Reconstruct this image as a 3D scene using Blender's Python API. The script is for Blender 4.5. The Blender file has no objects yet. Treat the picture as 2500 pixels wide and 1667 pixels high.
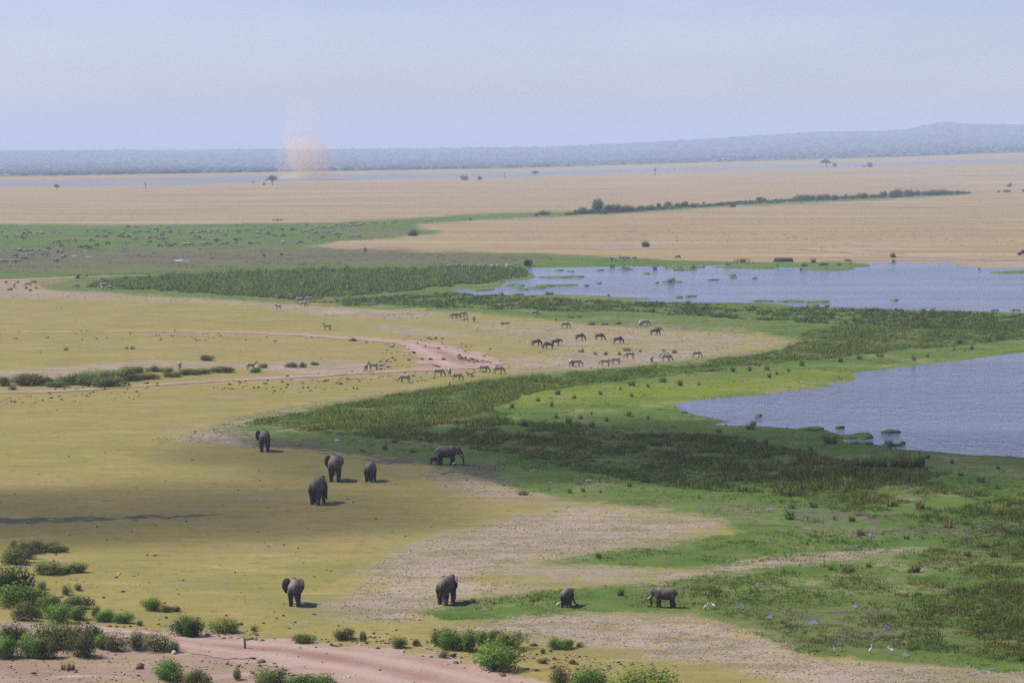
import bpy, math
import numpy as np
from mathutils import Vector, Matrix

# ------------------------------------------------------------------ camera, sky, sun, exposure
SC = bpy.context.scene
F_PX = 6944.0            # focal length in photo pixels (100 mm lens on a 36 mm frame)
HC = 40.0                # height of the viewpoint above the plain (on a hill)
HOR = 365.0              # photo row of the true horizon
PITCH = math.atan((833.5 - HOR) / F_PX)
cam = bpy.data.cameras.new('camera'); cam_o = bpy.data.objects.new('camera', cam)
SC.collection.objects.link(cam_o); SC.camera = cam_o
cam.sensor_width = 36.0; cam.lens = 36.0 * F_PX / 2500.0
cam.clip_start = 1.0; cam.clip_end = 60000.0
cam_o.location = (0, 0, HC); cam_o.rotation_euler = (math.pi / 2 - PITCH, 0, 0)

SUN_EL, SUN_AZ = math.radians(50), math.radians(14)       # sun to the left, a little ahead of the camera
SUN = Vector((-math.cos(SUN_EL) * math.cos(SUN_AZ), math.cos(SUN_EL) * math.sin(SUN_AZ), math.sin(SUN_EL)))
W = bpy.data.worlds.new('World'); SC.world = W; W.use_nodes = True
wn = W.node_tree; wn.nodes.clear()
sky = wn.nodes.new('ShaderNodeTexSky'); sky.sky_type = 'NISHITA'; sky.sun_disc = False
sky.sun_elevation = SUN_EL; sky.sun_rotation = math.atan2(SUN.x, SUN.y)
sky.altitude = 1100; sky.air_density = 1.0; sky.dust_density = 1.5; sky.ozone_density = 3.0
wtc = wn.nodes.new('ShaderNodeTexCoord'); wmap = wn.nodes.new('ShaderNodeMapping')
wmap.inputs['Scale'].default_value = (9, 9, 40)
wno = wn.nodes.new('ShaderNodeTexNoise'); wno.inputs['Scale'].default_value = 1.0
wno.inputs['Detail'].default_value = 6; wno.inputs['Roughness'].default_value = 0.55
wrm = wn.nodes.new('ShaderNodeMapRange'); wrm.inputs[1].default_value = 0.42; wrm.inputs[2].default_value = 0.75
wrm.inputs[3].default_value = 0.0; wrm.inputs[4].default_value = 0.14
wmx = wn.nodes.new('ShaderNodeMix'); wmx.data_type = 'RGBA'
wmx.inputs['B'].default_value = (6.7, 6.75, 7.8, 1)          # thin veil of high cloud
wti = wn.nodes.new('ShaderNodeMix'); wti.data_type = 'RGBA'; wti.blend_type = 'MULTIPLY'
wti.inputs['Factor'].default_value = 1.0; wti.inputs['B'].default_value = (0.825, 0.765, 0.985, 1)
wbg = wn.nodes.new('ShaderNodeBackground'); wbg.inputs['Strength'].default_value = 0.10
wout = wn.nodes.new('ShaderNodeOutputWorld')
L = wn.links.new
L(wtc.outputs['Generated'], wmap.inputs['Vector']); L(wmap.outputs['Vector'], wno.inputs['Vector'])
L(wno.outputs['Fac'], wrm.inputs[0]); L(wrm.outputs[0], wmx.inputs['Factor'])
L(sky.outputs['Color'], wti.inputs['A']); L(wti.outputs['Result'], wmx.inputs['A'])
L(wmx.outputs['Result'], wbg.inputs['Color']); L(wbg.outputs['Background'], wout.inputs['Surface'])
sl = bpy.data.lights.new('sun', 'SUN'); sl.energy = 5.0; sl.angle = math.radians(0.55); sl.color = (1.0, 0.955, 0.88)
sun_o = bpy.data.objects.new('sun', sl); SC.collection.objects.link(sun_o)
sun_o.rotation_euler = SUN.to_track_quat('Z', 'Y').to_euler(); sun_o.location = (-300, 300, 600)
SC.view_settings.view_transform = 'Standard'; SC.view_settings.look = 'None'
SC.view_settings.exposure = 0.49; SC.view_settings.gamma = 1.0; SC.view_settings.use_curve_mapping = False
cy = SC.cycles
cy.max_bounces = 6; cy.diffuse_bounces = 2; cy.glossy_bounces = 2; cy.transmission_bounces = 2
cy.transparent_max_bounces = 8; cy.volume_bounces = 2; cy.use_denoising = False; cy.sampling_pattern = 'BLUE_NOISE'
cy.caustics_reflective = False; cy.caustics_refractive = False

COL = SC.collection
rng = np.random.default_rng(7)

# ------------------------------------------------------------------ photo pixel <-> ground
CF = np.array([0, math.cos(PITCH), -math.sin(PITCH)]); CU = np.array([0, math.sin(PITCH), math.cos(PITCH)])
CAMP = np.array([0, 0, HC])
K_D = 2500 / 2352.0
CROPS = {'D': (0, 0, K_D), 'C1': (0, 250, 850 / 2352), 'C2': (830, 250, 850 / 2352), 'C3': (1650, 250, 850 / 2352),
         'C4': (0, 600, 850 / 2352), 'C5': (830, 600, 850 / 2352), 'C6': (1650, 600, 850 / 2352),
         'B1': (0, 1000, 850 / 1998), 'B2': (830, 1000, 850 / 1998), 'B3': (1650, 1000, 850 / 1998),
         'H1': (0, 530, 425 / 2352), 'H2': (425, 530, 425 / 2352), 'H3': (850, 530, 425 / 2352),
         'R4': (1380, 460, 520 / 2352), 'R5': (1900, 420, 600 / 2352), 'L1': (0, 660, 300 / 2352),
         'F1': (0, 1290, 450 / 1872), 'F2': (400, 1490, 550 / 2352), 'F3': (900, 1490, 550 / 2352),
         'F4': (1950, 1560, 300 / 2352), 'F5': (1850, 1050, 650 / 2352), 'S': (0, 0, 1.0)}

def px(crop, x, y):
    a, b, k = CROPS[crop]
    return a + k * x, b + k * y

def pxs(crop, pts):
    return [px(crop, x, y) for x, y in pts]

def interp(u, pts):
    return np.interp(u, [p[0] for p in pts], [p[1] for p in pts])

YE = [(0, 455), (400, 452), (800, 440), (1250, 433), (1650, 418), (2100, 408), (2500, 393)]        # far edge of the dry plain
YP = [(0, 437), (600, 427), (1250, 420), (1650, 408), (2100, 397), (2500, 384)]                    # far edge of the painted mirage strip
YT = [(0, 430), (600, 421), (1250, 411), (1650, 399), (2100, 386), (2500, 372)]                    # foot of the hills
YS = [(0, 367), (850, 364), (1330, 359), (1680, 342), (1900, 328), (2000, 322), (2160, 319.5), (2215, 316), (2270, 304),
      (2310, 297), (2345, 302), (2400, 305), (2500, 305)]                                          # skyline

DSKY = 14000.0
def far_params(u):
    ye = interp(u, YE)
    De = np.minimum(HC * F_PX / (ye - HOR), 4600.0)
    return ye, De, interp(u, YP), interp(u, YT), interp(u, YS)

def terrain(x, y):
    x = np.asarray(x, float); y = np.asarray(y, float)
    D = np.hypot(x, y)
    yy = np.where(y > 1e-3, y, 1e-3)
    u = np.clip(1250 + F_PX * (x / yy) / math.cos(PITCH), -250, 2750)
    u = np.where(y <= 0, np.where(x > 0, 2750, -250), u)
    ye, De, yp, yt, ys = far_params(u)
    ze = HC - (ye - HOR) / F_PX * De
    t = np.clip((D - 2500) / np.maximum(De - 2500, 1), 0, 1)
    zplain = ze * t * t
    d1, d2, d3 = De * 1.13, De * 1.30, DSKY
    r = np.where(D < d1, ye + (yp - ye) * (D - De) / (d1 - De),
        np.where(D < d2, yp + (yt - yp) * (D - d1) / (d2 - d1),
        yt + (ys - yt) * np.clip((D - d2) / (d3 - d2), 0, 1) ** 1.5))
    zf = HC - (r - HOR) / F_PX * D
    zs = HC - (ys - HOR) / F_PX * d3
    zf = np.where(D > d3, zs - (D - d3) * 0.02, zf)
    z = np.where(D < De, zplain, zf)
    hill = 38.3 * np.clip(1 - D / 125.0, 0, 1) ** 1.25              # the lookout hill under the viewpoint
    return np.where(D < 130, hill, z)

def project(P):
    P = np.asarray(P, float); rel = P - CAMP
    d = rel @ CF; d = np.where(np.abs(d) < 1e-6, 1e-6, d)
    return 1250 + F_PX * rel[..., 0] / d, 833.5 - F_PX * (rel @ CU) / d, d

def G(u, v):
    """ground points under photo pixels (arrays)"""
    u = np.atleast_1d(np.asarray(u, float)); v = np.atleast_1d(np.asarray(v, float))
    dx = (u - 1250) / F_PX; dy = (833.5 - v) / F_PX
    d = CF[None] + dx[:, None] * np.array([1, 0, 0])[None] + dy[:, None] * CU[None]
    t = np.where(d[:, 2] < -1e-6, HC / np.maximum(-d[:, 2], 1e-6), 1e9)
    lo = np.full(len(u), 170.0); hi = np.minimum(t * 1.0001, 16000.0)
    for _ in range(46):
        m = (lo + hi) / 2
        p = CAMP + d * m[:, None]
        above = p[:, 2] > terrain(p[:, 0], p[:, 1])
        lo = np.where(above, m, lo); hi = np.where(above, hi, m)
    p = CAMP + d * lo[:, None]
    p[:, 2] = terrain(p[:, 0], p[:, 1])
    return p

def g1(crop, x, y):
    u, v = px(crop, x, y)
    return G(u, v)[0]

def ppm(p):
    """photo pixels per metre at a ground point"""
    return F_PX / float((np.asarray(p) - CAMP) @ CF)

# ------------------------------------------------------------------ value noise in python
def vnoise(x, y, seed=0):
    xi = np.floor(x).astype(np.int64); yi = np.floor(y).astype(np.int64)
    fx = x - xi; fy = y - yi
    fx = fx * fx * (3 - 2 * fx); fy = fy * fy * (3 - 2 * fy)
    def h(a, b):
        n = (a * 374761393 + b * 668265263 + seed * 974711) & 0x7fffffff
        n = ((n ^ (n >> 13)) * 1274126177) & 0x7fffffff
        return ((n ^ (n >> 16)) & 0xffff) / 65535.0
    return (h(xi, yi) * (1 - fx) + h(xi + 1, yi) * fx) * (1 - fy) + (h(xi, yi + 1) * (1 - fx) + h(xi + 1, yi + 1) * fx) * fy

def fbm(x, y, seed=0, o=4):
    s = 0; a = 0.5; t = 0
    for k in range(o):
        s = s + a * vnoise(x * 2 ** k, y * 2 ** k, seed + k * 17); t += a; a *= 0.55
    return s / t

# ------------------------------------------------------------------ objects
def tag(o, label=None, cat=None, group=None, kind=None):
    if label: o['label'] = label
    if cat: o['category'] = cat
    if group: o['group'] = group
    if kind: o['kind'] = kind
    return o

def link(name, me, parent=None, loc=None, rz=0, sc=None):
    o = bpy.data.objects.new(name, me); COL.objects.link(o)
    if parent is not None: o.parent = parent
    if loc is not None: o.location = [float(c) for c in loc]
    if rz: o.rotation_euler = (0, 0, rz)
    if sc is not None: o.scale = sc if hasattr(sc, '__len__') else (sc, sc, sc)
    return o

def mesh(name, V, Fc, mat=None, smooth=False, tint=None, attrs=None, normals=None):
    """V (n,3); Fc (m,k) int array or list of int arrays with different k"""
    me = bpy.data.meshes.new(name)
    V = np.asarray(V, np.float32)
    if not isinstance(Fc, list): Fc = [Fc]
    Fc = [np.asarray(f, np.int32) for f in Fc if len(f)]
    me.vertices.add(len(V)); me.vertices.foreach_set('co', V.ravel())
    nl = sum(f.size for f in Fc); npoly = sum(len(f) for f in Fc)
    me.loops.add(nl); me.loops.foreach_set('vertex_index', np.concatenate([f.ravel() for f in Fc]))
    starts = []; s = 0
    for f in Fc:
        starts.append(s + np.arange(len(f)) * f.shape[1]); s += f.size
    me.polygons.add(npoly); me.polygons.foreach_set('loop_start', np.concatenate(starts).astype(np.int32))
    if smooth: me.polygons.foreach_set('use_smooth', np.ones(npoly, bool))
    if tint is not None:
        c = np.ones((len(V), 4), np.float32); c[:, :3] = tint
        a = me.attributes.new('tint', 'FLOAT_COLOR', 'POINT'); a.data.foreach_set('color', c.ravel())
    for k, v in (attrs or {}).items():
        a = me.attributes.new(k, 'FLOAT_COLOR', 'POINT'); a.data.foreach_set('color', np.asarray(v, np.float32).ravel())
    me.update(calc_edges=True); me.validate()
    if normals is not None: me.normals_split_custom_set_from_vertices(np.asarray(normals, np.float32))
    if mat: me.materials.append(mat)
    return me

# ------------------------------------------------------------------ materials
class NT:
    def __init__(s, name):
        s.m = bpy.data.materials.new(name); s.m.use_nodes = True; s.t = s.m.node_tree; s.t.nodes.clear()
        s.out = s.t.nodes.new('ShaderNodeOutputMaterial')
    def put(s, sock, v):
        if isinstance(v, bpy.types.NodeSocket): s.t.links.new(v, sock)
        elif v is not None:
            if isinstance(v, (tuple, list)) and len(v) == 3 and len(sock.default_value) == 4: v = tuple(v) + (1,)
            sock.default_value = v
    def n(s, typ, out=0, props=None, **kw):
        nd = s.t.nodes.new('ShaderNode' + typ)
        for k, v in (props or {}).items(): setattr(nd, k, v)
        for k, v in kw.items():
            k = int(k[1:]) if k[0] == '_' else k.replace('_', ' ')
            s.put(nd.inputs[k], v)
        return nd.outputs[out]
    def math(s, op, a, b=None, clamp=False):
        return s.n('Math', props={'operation': op, 'use_clamp': clamp}, _0=a, _1=b)
    def mix(s, f, a, b, bt='MIX'):
        nd = s.t.nodes.new('ShaderNodeMix'); nd.data_type = 'RGBA'; nd.blend_type = bt
        s.put(nd.inputs['Factor'], f); s.put(nd.inputs['A'], a); s.put(nd.inputs['B'], b)
        return nd.outputs['Result']
    def rng(s, v, a, b, c=0.0, d=1.0):
        return s.n('MapRange', _0=v, _1=a, _2=b, _3=c, _4=d)
    def noise(s, vec, scale, detail=4, rough=0.55, dist=0.0, out='Fac'):
        return s.n('TexNoise', out=out, Vector=vec, Scale=scale, Detail=detail, Roughness=rough, Distortion=dist)
    def mapping(s, vec, scale, loc=(0, 0, 0)):
        return s.n('Mapping', Vector=vec, Scale=scale, Location=loc)
    def pos(s): return s.n('NewGeometry', out='Position')
    def obj(s): return s.n('TexCoord', out='Object')
    def attr(s, name, out='Color'): return s.n('Attribute', out=out, props={'attribute_name': name})
    def sep(s, c):
        nd = s.t.nodes.new('ShaderNodeSeparateColor'); s.put(nd.inputs[0], c); return nd.outputs
    def bump(s, h, strength, dist): return s.n('Bump', Strength=strength, Distance=dist, Height=h)
    def surf(s, sh): s.t.links.new(sh, s.out.inputs['Surface']); return s.m
    def vol(s, sh): s.t.links.new(sh, s.out.inputs['Volume']); return s.m
    def bsdf(s, color, rough=0.9, normal=None, spec=0.2, **kw):
        return s.n('BsdfPrincipled', Base_Color=color, Roughness=rough, Normal=normal, **{'Specular_IOR_Level': spec}, **kw)

def mat_plain(name, col, rough=0.85, var=0.25, scale=6.0, bump=0.02, spec=0.2):
    a = NT(name); o = a.obj(); n = a.noise(o, scale, 5)
    c = a.mix(1.0, col, a.rng(n, 0.25, 0.75, 0.8 * (1 - var), 0.8 * (1 + var)), 'MULTIPLY')
    return a.surf(a.bsdf(c, rough, a.bump(n, 0.6, bump), spec))

def mat_leaf(name, rnd=0.25, transl=0.3, base=None):
    """foliage: colour per leaf from the mesh, small change per plant"""
    a = NT(name)
    c = a.attr('tint') if base is None else base
    r = a.n('ObjectInfo', out='Random')
    c = a.mix(1.0, c, a.rng(r, 0, 1, 0.80 * (1 - rnd), 0.80 * (1 + rnd)), 'MULTIPLY')
    hs = a.n('HueSaturation', Hue=a.rng(r, 0, 1, 0.485, 0.51), Saturation=1.0, Value=1.0, Color=c)
    d = a.n('BsdfDiffuse', Color=hs); t = a.n('BsdfTranslucent', Color=hs)
    return a.surf(a.n('MixShader', _0=transl, _1=d, _2=t))

M = {}
M['leaf'] = mat_leaf('shrub_leaves', 0.25, 0.4); M['sedge'] = mat_leaf('sedge_blades', 0.2, 0.4)
M['far_leaf'] = mat_leaf('far_leaves', 0.15, 0.15)
M['wood'] = mat_plain('weathered_wood', (0.13, 0.10, 0.085), var=0.4, scale=9)
M['twig'] = mat_plain('grey_twigs', (0.17, 0.14, 0.115), var=0.3)
M['rock_dark'] = mat_plain('dark_lava_rock', (0.10, 0.075, 0.065), var=0.5, scale=5, bump=0.05)
M['rock_grey'] = mat_plain('grey_rock', (0.20, 0.195, 0.20), var=0.4, scale=4, bump=0.05)
M['rock_red'] = mat_plain('red_brown_rock', (0.19, 0.085, 0.06), var=0.4, scale=4, bump=0.05)
M['rock_pale'] = mat_plain('pale_rock', (0.50, 0.44, 0.38), var=0.25, scale=4, bump=0.05)
M['ivory'] = mat_plain('ivory', (0.78, 0.72, 0.60), rough=0.5, var=0.1)
M['white_feather'] = mat_plain('white_feathers', (0.82, 0.82, 0.80), var=0.06)
M['black_feather'] = mat_plain('black_feathers', (0.02, 0.018, 0.018), var=0.2)

def clump(nt, lo, hi, n, a=0.35, b=0.65):
    return nt.mix(nt.rng(n, a, b), lo, hi)

# elephants: grey-brown hide, dried mud, dust and painted sunlight on back and brow
a = NT('elephant_hide'); o = a.obj()
n1 = a.noise(o, 1.6, 5, 0.6); n2 = a.noise(o, 14, 4, 0.6)
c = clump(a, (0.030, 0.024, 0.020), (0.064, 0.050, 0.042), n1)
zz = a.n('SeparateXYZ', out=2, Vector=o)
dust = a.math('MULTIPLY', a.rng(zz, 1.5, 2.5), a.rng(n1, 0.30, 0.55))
c = a.mix(a.math('MULTIPLY', dust, 0.9), c, (0.190, 0.146, 0.118))  # back dust strengthened with height to paint in a sunlit top
c = a.mix(a.rng(zz, 0.9, 0.15, 0, 0.55), c, (0.034, 0.029, 0.026))  # lower legs darkened in the hide colour as painted shade
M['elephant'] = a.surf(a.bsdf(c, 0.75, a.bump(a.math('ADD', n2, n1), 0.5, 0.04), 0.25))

# zebra stripes
a = NT('zebra_stripes'); o = a.obj()
st = a.n('TexWave', out='Fac', props={'wave_type': 'BANDS', 'bands_direction': 'Y'}, Vector=o, Scale=3.1, Distortion=2.4, Detail=2.0, Detail_Scale=1.4)
c = a.mix(a.rng(st, 0.38, 0.50), (0.050, 0.042, 0.038), (0.50, 0.44, 0.37))
zz = a.n('SeparateXYZ', out=2, Vector=o)
c = a.mix(a.rng(zz, 0.62, 0.5), c, (0.48, 0.44, 0.39))
st2 = a.n('TexWave', out='Fac', props={'wave_type': 'BANDS', 'bands_direction': 'Z'}, Vector=o, Scale=5.5, Distortion=1.5)
c = a.mix(a.math('MULTIPLY', a.rng(zz, 0.66, 0.56), a.rng(st2, 0.6, 0.7)), c, (0.05, 0.045, 0.04))
M['zebra'] = a.surf(a.bsdf(c, 0.8))
a = NT('wildebeest_coat'); o = a.obj(); n1 = a.noise(o, 3, 4)
st = a.n('TexWave', out='Fac', props={'wave_type': 'BANDS', 'bands_direction': 'Y'}, Vector=o, Scale=3.2, Distortion=3.0, Detail=2.0)
c = clump(a, (0.075, 0.058, 0.050), (0.135, 0.105, 0.090), n1)
yy = a.n('SeparateXYZ', out=1, Vector=o)
c = a.mix(a.math('MULTIPLY', a.rng(yy, 0.0, 0.45), a.rng(st, 0.55, 0.65, 0, 0.7)), c, (0.035, 0.030, 0.028))
M['wildebeest'] = a.surf(a.bsdf(c, 0.8))

# ------------------------------------------------------------------ ground regions (photo outlines laid on the plain)
def poly_w(u, v, poly, soft, ax=4.0):
    """soft inside-ness of photo points in an outline; ax: how much softer sideways than in depth"""
    P = np.array(poly, float); out = np.zeros(len(u))
    x0, y0 = P.min(0) - soft * ax; x1, y1 = P.max(0) + soft * ax
    sel = np.where((u > x0) & (u < x1) & (v > y0) & (v < y1))[0]
    if not len(sel): return out
    x = u[sel] / ax; y = v[sel]; Q = P / np.array([ax, 1.0])
    ins = np.zeros(len(sel), bool); d = np.full(len(sel), 1e9)
    for i in range(len(Q)):
        ax0, ay0 = Q[i]; bx, by = Q[(i + 1) % len(Q)]
        ex, ey = bx - ax0, by - ay0; l2 = ex * ex + ey * ey + 1e-9
        t = np.clip(((x - ax0) * ex + (y - ay0) * ey) / l2, 0, 1)
        d = np.minimum(d, (x - ax0 - t * ex) ** 2 + (y - ay0 - t * ey) ** 2)
        if abs(ey) > 1e-9:
            cr = ((ay0 > y) != (by > y)) & (x < ex * (y - ay0) / ey + ax0)
            ins ^= cr
    d = np.sqrt(d); sd = np.where(ins, d, -d)
    out[sel] = np.clip(0.5 + sd / (2 * soft), 0, 1)
    return out

def line_w(u, v, line, width, ax=4.0):
    """closeness to a track line"""
    P = np.array(line, float) / np.array([ax, 1.0]); x = u / ax; y = v
    d = np.full(len(u), 1e9)
    for i in range(len(P) - 1):
        a0, b0 = P[i], P[i + 1]; e = b0 - a0; l2 = e @ e + 1e-9
        t = np.clip(((x - a0[0]) * e[0] + (y - a0[1]) * e[1]) / l2, 0, 1)
        d = np.minimum(d, (x - a0[0] - t * e[0]) ** 2 + (y - a0[1] - t * e[1]) ** 2)
    return np.clip(1.25 - np.sqrt(d) / width, 0, 1)

def Dp(*pts): return pxs('D', pts)

MARSH = Dp((100, 655), (300, 634), (700, 618), (1050, 612), (1210, 615), (1215, 640), (1100, 655), (1000, 668), (1150, 680),
    (1300, 682), (1500, 690), (1750, 700), (2000, 710), (2352, 716), (2700, 716), (2700, 1700), (2600, 1580), (2300, 1545), (2100, 1520),
    (1830, 1500), (1700, 1440), (1600, 1410), (1420, 1402), (1200, 1420), (1020, 1425), (960, 1408), (1080, 1378), (1250, 1356), (1500, 1338),
    (1620, 1308), (1480, 1300), (1250, 1290), (1450, 1252), (1600, 1238), (1720, 1222), (1640, 1190), (1450, 1160), (1250, 1140), (1100, 1100),
    (1040, 1075), (900, 1048), (700, 1030), (560, 1012), (470, 990), (540, 962), (700, 932), (900, 905), (1130, 872), (1340, 850),
    (1600, 830), (1800, 802), (1840, 780), (1750, 762), (1500, 757), (1350, 742), (1100, 715), (850, 705), (640, 692), (300, 674), (130, 668))
FAR_MARSH = Dp((-300, 516), (300, 518), (760, 512), (900, 506), (1100, 493), (1300, 488), (1500, 477), (1800, 462), (2000, 451), (2160, 444), (2210, 441),
    (2210, 446), (2000, 459), (1800, 467), (1600, 478), (1420, 490), (1250, 497), (1100, 503), (960, 512), (950, 524), (1000, 532), (985, 540), (900, 545), (780, 553), (700, 566),
    (860, 580), (1100, 583), (1250, 585), (1400, 592), (1560, 600), (1760, 604), (1960, 606), (1960, 612), (1560, 614), (1200, 618), (1000, 614), (300, 638), (-300, 642))
YELLOW = Dp((-300, 672), (300, 682), (560, 705), (760, 728), (1000, 738), (1250, 752), (1500, 752), (1850, 785), (1600, 835), (1130, 875), (700, 935), (560, 965),
    (400, 1000), (600, 1035), (900, 1060), (1000, 1100), (1250, 1188), (1060, 1230), (880, 1285), (790, 1380), (810, 1425), (1000, 1452), (1300, 1472), (1560, 1520),
    (1900, 1575), (1960, 1800), (-300, 1800))
BARE = [(Dp((-300, 650), (60, 652), (100, 668), (300, 678), (560, 690), (700, 703), (850, 711), (1000, 720), (960, 735), (760, 727), (600, 703), (300, 690), (-300, 676)), 5, 0.95),
    (Dp((880, 742), (1050, 762), (1140, 776), (1000, 775), (850, 760)), 4, 0.7),
    (Dp((1000, 730), (1250, 735), (1500, 745), (1700, 760), (1850, 785), (1800, 805), (1600, 832), (1340, 848), (1180, 850), (1130, 838), (1250, 805), (1100, 770)), 10, 0.62),
    (Dp((1150, 822), (1400, 815), (1650, 800), (1680, 812), (1500, 838), (1340, 848), (1180, 850)), 6, 0.85),
    (Dp((-300, 862), (100, 843), (330, 829), (560, 833), (700, 826), (880, 830), (850, 856), (700, 862), (560, 846), (350, 845), (100, 874), (-300, 882)), 6, 0.9),
    (Dp((340, 1010), (450, 985), (560, 955), (620, 940), (700, 925), (900, 893), (1000, 883), (880, 912), (640, 958), (560, 985), (600, 1028), (400, 1024)), 7, 0.75),
    (Dp((780, 1395), (870, 1290), (1000, 1235), (1200, 1180), (1300, 1163), (1450, 1168), (1650, 1195), (1620, 1225), (1400, 1258), (1250, 1288), (1100, 1325), (1250, 1345), (1080, 1376), (960, 1405), (1000, 1425), (900, 1432), (800, 1422)), 9, 1.0),
    (Dp((930, 1440), (1100, 1425), (1300, 1412), (1550, 1418), (1700, 1436), (1800, 1478), (1850, 1510), (2050, 1530), (2352, 1548), (2600, 1600), (1980, 1620), (1560, 1515), (1300, 1470), (1060, 1452)), 8, 1.0),
    (Dp((1480, 1310), (1700, 1290), (1850, 1270), (1960, 1248), (2170, 1255), (2050, 1275), (1900, 1290), (1740, 1315), (1500, 1335)), 7, 0.85),
    (Dp((900, 1060), (1100, 1082), (1200, 1120), (1260, 1155), (1450, 1168), (1100, 1145), (1000, 1110)), 8, 0.8),
    (Dp((1700, 1150), (2000, 1190), (2200, 1230), (2100, 1245), (1800, 1235), (1650, 1195)), 14, 0.5),
    (Dp((2000, 605), (2100, 600), (2352, 604), (2600, 606), (2600, 620), (2352, 613), (2150, 611)), 3, 0.8),
    (Dp((-300, 790), (60, 792), (160, 797), (60, 803), (-300, 800)), 4, 0.5),
    (Dp((420, 1490), (560, 1490), (700, 1520), (680, 1545), (560, 1560), (480, 1550), (400, 1520)), 5, 0.9),
    (Dp((1300, 565), (1420, 558), (1580, 570), (1440, 574), (1350, 571)), 2, 0.8), (Dp((910, 545), (1000, 538), (960, 550)), 2, 0.8),
    (Dp((1140, 520), (1280, 524), (1250, 529), (1160, 525)), 2, 0.7), (Dp((1120, 486), (1280, 470), (1330, 466), (1260, 480)), 2, 0.7),
    (Dp((1090, 508), (1120, 505), (1120, 508)), 1.5, 0.8), (Dp((-300, 499), (40, 501), (120, 504), (40, 506), (-300, 504)), 1.5, 0.8)]
RED = [(Dp((-300, 1425), (100, 1428), (240, 1448), (420, 1452), (700, 1470), (900, 1478), (1060, 1508), (1200, 1568), (1320, 1700), (-300, 1800)), 10, 0.85),
    (Dp((950, 778), (1040, 795), (1130, 830), (1090, 850), (990, 856), (940, 842), (1000, 830), (970, 800)), 5, 0.85),
    (Dp((300, 758), (640, 758), (860, 768), (960, 782), (960, 794), (800, 785), (640, 775), (300, 770)), 3, 0.5),
    (Dp((480, 868), (700, 858), (950, 846), (1100, 838), (1130, 852), (950, 860), (700, 875), (400, 890), (-300, 915), (-300, 898), (300, 888)), 6, 0.6),
    (Dp((1950, 592), (2150, 588), (2352, 594), (2600, 596), (2600, 606), (2352, 604), (2100, 600), (1700, 578), (1750, 572)), 2.5, 0.65),
    (Dp((1340, 562), (1640, 572), (1900, 582), (1640, 577), (1340, 572)), 2.5, 0.5)]
LIME = [(Dp((1130, 905), (1250, 885), (1500, 872), (1700, 862), (1960, 850), (1950, 875), (1750, 905), (1540, 930), (1400, 925), (1200, 935)), 9, 0.9),
    (Dp((1950, 848), (2150, 828), (2352, 790), (2600, 770), (2600, 800), (2352, 808), (2100, 842)), 6, 0.55),
    (Dp((940, 1170), (1240, 1190), (1040, 1230), (860, 1262)), 10, 0.35), (Dp((640, 1270), (900, 1250), (860, 1330), (740, 1400), (640, 1340)), 14, 0.28)]
WET = [(Dp((-300, 1192), (200, 1186), (520, 1182), (300, 1196), (-300, 1206)), 3, 0.8), (Dp((-300, 582), (500, 575), (900, 570), (950, 600), (600, 606), (-300, 618)), 7, 0.5),
    (Dp((900, 588), (1250, 590), (1230, 604), (1000, 608), (880, 606)), 5, 0.35),
    (Dp((560, 1010), (700, 1010), (900, 1040), (1100, 1060), (1250, 1110), (1150, 1120), (1000, 1080), (800, 1046), (600, 1032)), 6, 0.5),
    (Dp((1650, 1160), (1900, 1140), (2200, 1200), (2352, 1200), (2352, 1260), (2100, 1250), (1800, 1220)), 16, 0.45),
    (Dp((1750, 1400), (2100, 1400), (2250, 1500), (2000, 1500), (1800, 1480)), 16, 0.4)]
MUDZONE = Dp((1000, 1235), (1250, 1180), (1640, 1190), (1780, 1240), (1720, 1300), (1680, 1400), (1800, 1480), (2100, 1520), (2400, 1540), (2400, 1580), (1900, 1560), (1500, 1505), (1000, 1445), (800, 1420), (860, 1300))
SEDGE = [(Dp((-300, 575), (900, 570), (1250, 588), (1220, 604), (900, 606), (300, 622), (-300, 622)), 6, 0.75),
    (Dp((760, 515), (980, 528), (985, 540), (800, 545)), 4, 0.5)]

LAKE_FAR = pxs('C5', [(1265, 150), (1400, 150), (1700, 145), (1920, 140)]) + pxs('C6', [(0, 138), (300, 132), (800, 124), (1250, 117), (1500, 110), (1650, 117), (1850, 120),
    (1930, 138), (2100, 148), (2352, 151), (2900, 155), (3300, 160), (3300, 480), (2352, 455), (2200, 450), (1900, 440), (1700, 440), (1500, 432), (1300, 425), (1150, 420), (1050, 414),
    (850, 418), (700, 396), (400, 386), (150, 386), (0, 380)]) + pxs('C5', [(2200, 384), (1950, 371), (2130, 360), (1850, 350), (1750, 340), (1600, 333), (1470, 330), (1200, 336), (1100, 331),
    (920, 339), (860, 325), (780, 306), (700, 300), (800, 293), (1000, 285), (1080, 279), (1100, 262), (1110, 250), (1120, 238), (1250, 232), (1320, 215), (1300, 195), (1270, 175)])
LAKE_NEAR = pxs('C6', [(0, 1070), (60, 1055), (250, 1030), (450, 1018), (650, 1000), (850, 975), (1060, 950), (1010, 932), (1200, 915), (1210, 885), (1185, 858), (1300, 850), (1500, 825),
    (1700, 800), (1900, 780), (2100, 750), (2352, 718), (2900, 660), (3300, 640)]) + pxs('B3', [(2800, 330), (1998, 275), (1850, 265), (1700, 262), (1550, 250), (1450, 240), (1330, 232), (1200, 225),
    (1180, 206), (975, 190), (955, 166), (1000, 160), (840, 116), (760, 122), (640, 105), (500, 98), (420, 95), (300, 92), (210, 90), (300, 72), (180, 45), (105, 36), (120, 30), (40, 15)])

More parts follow.
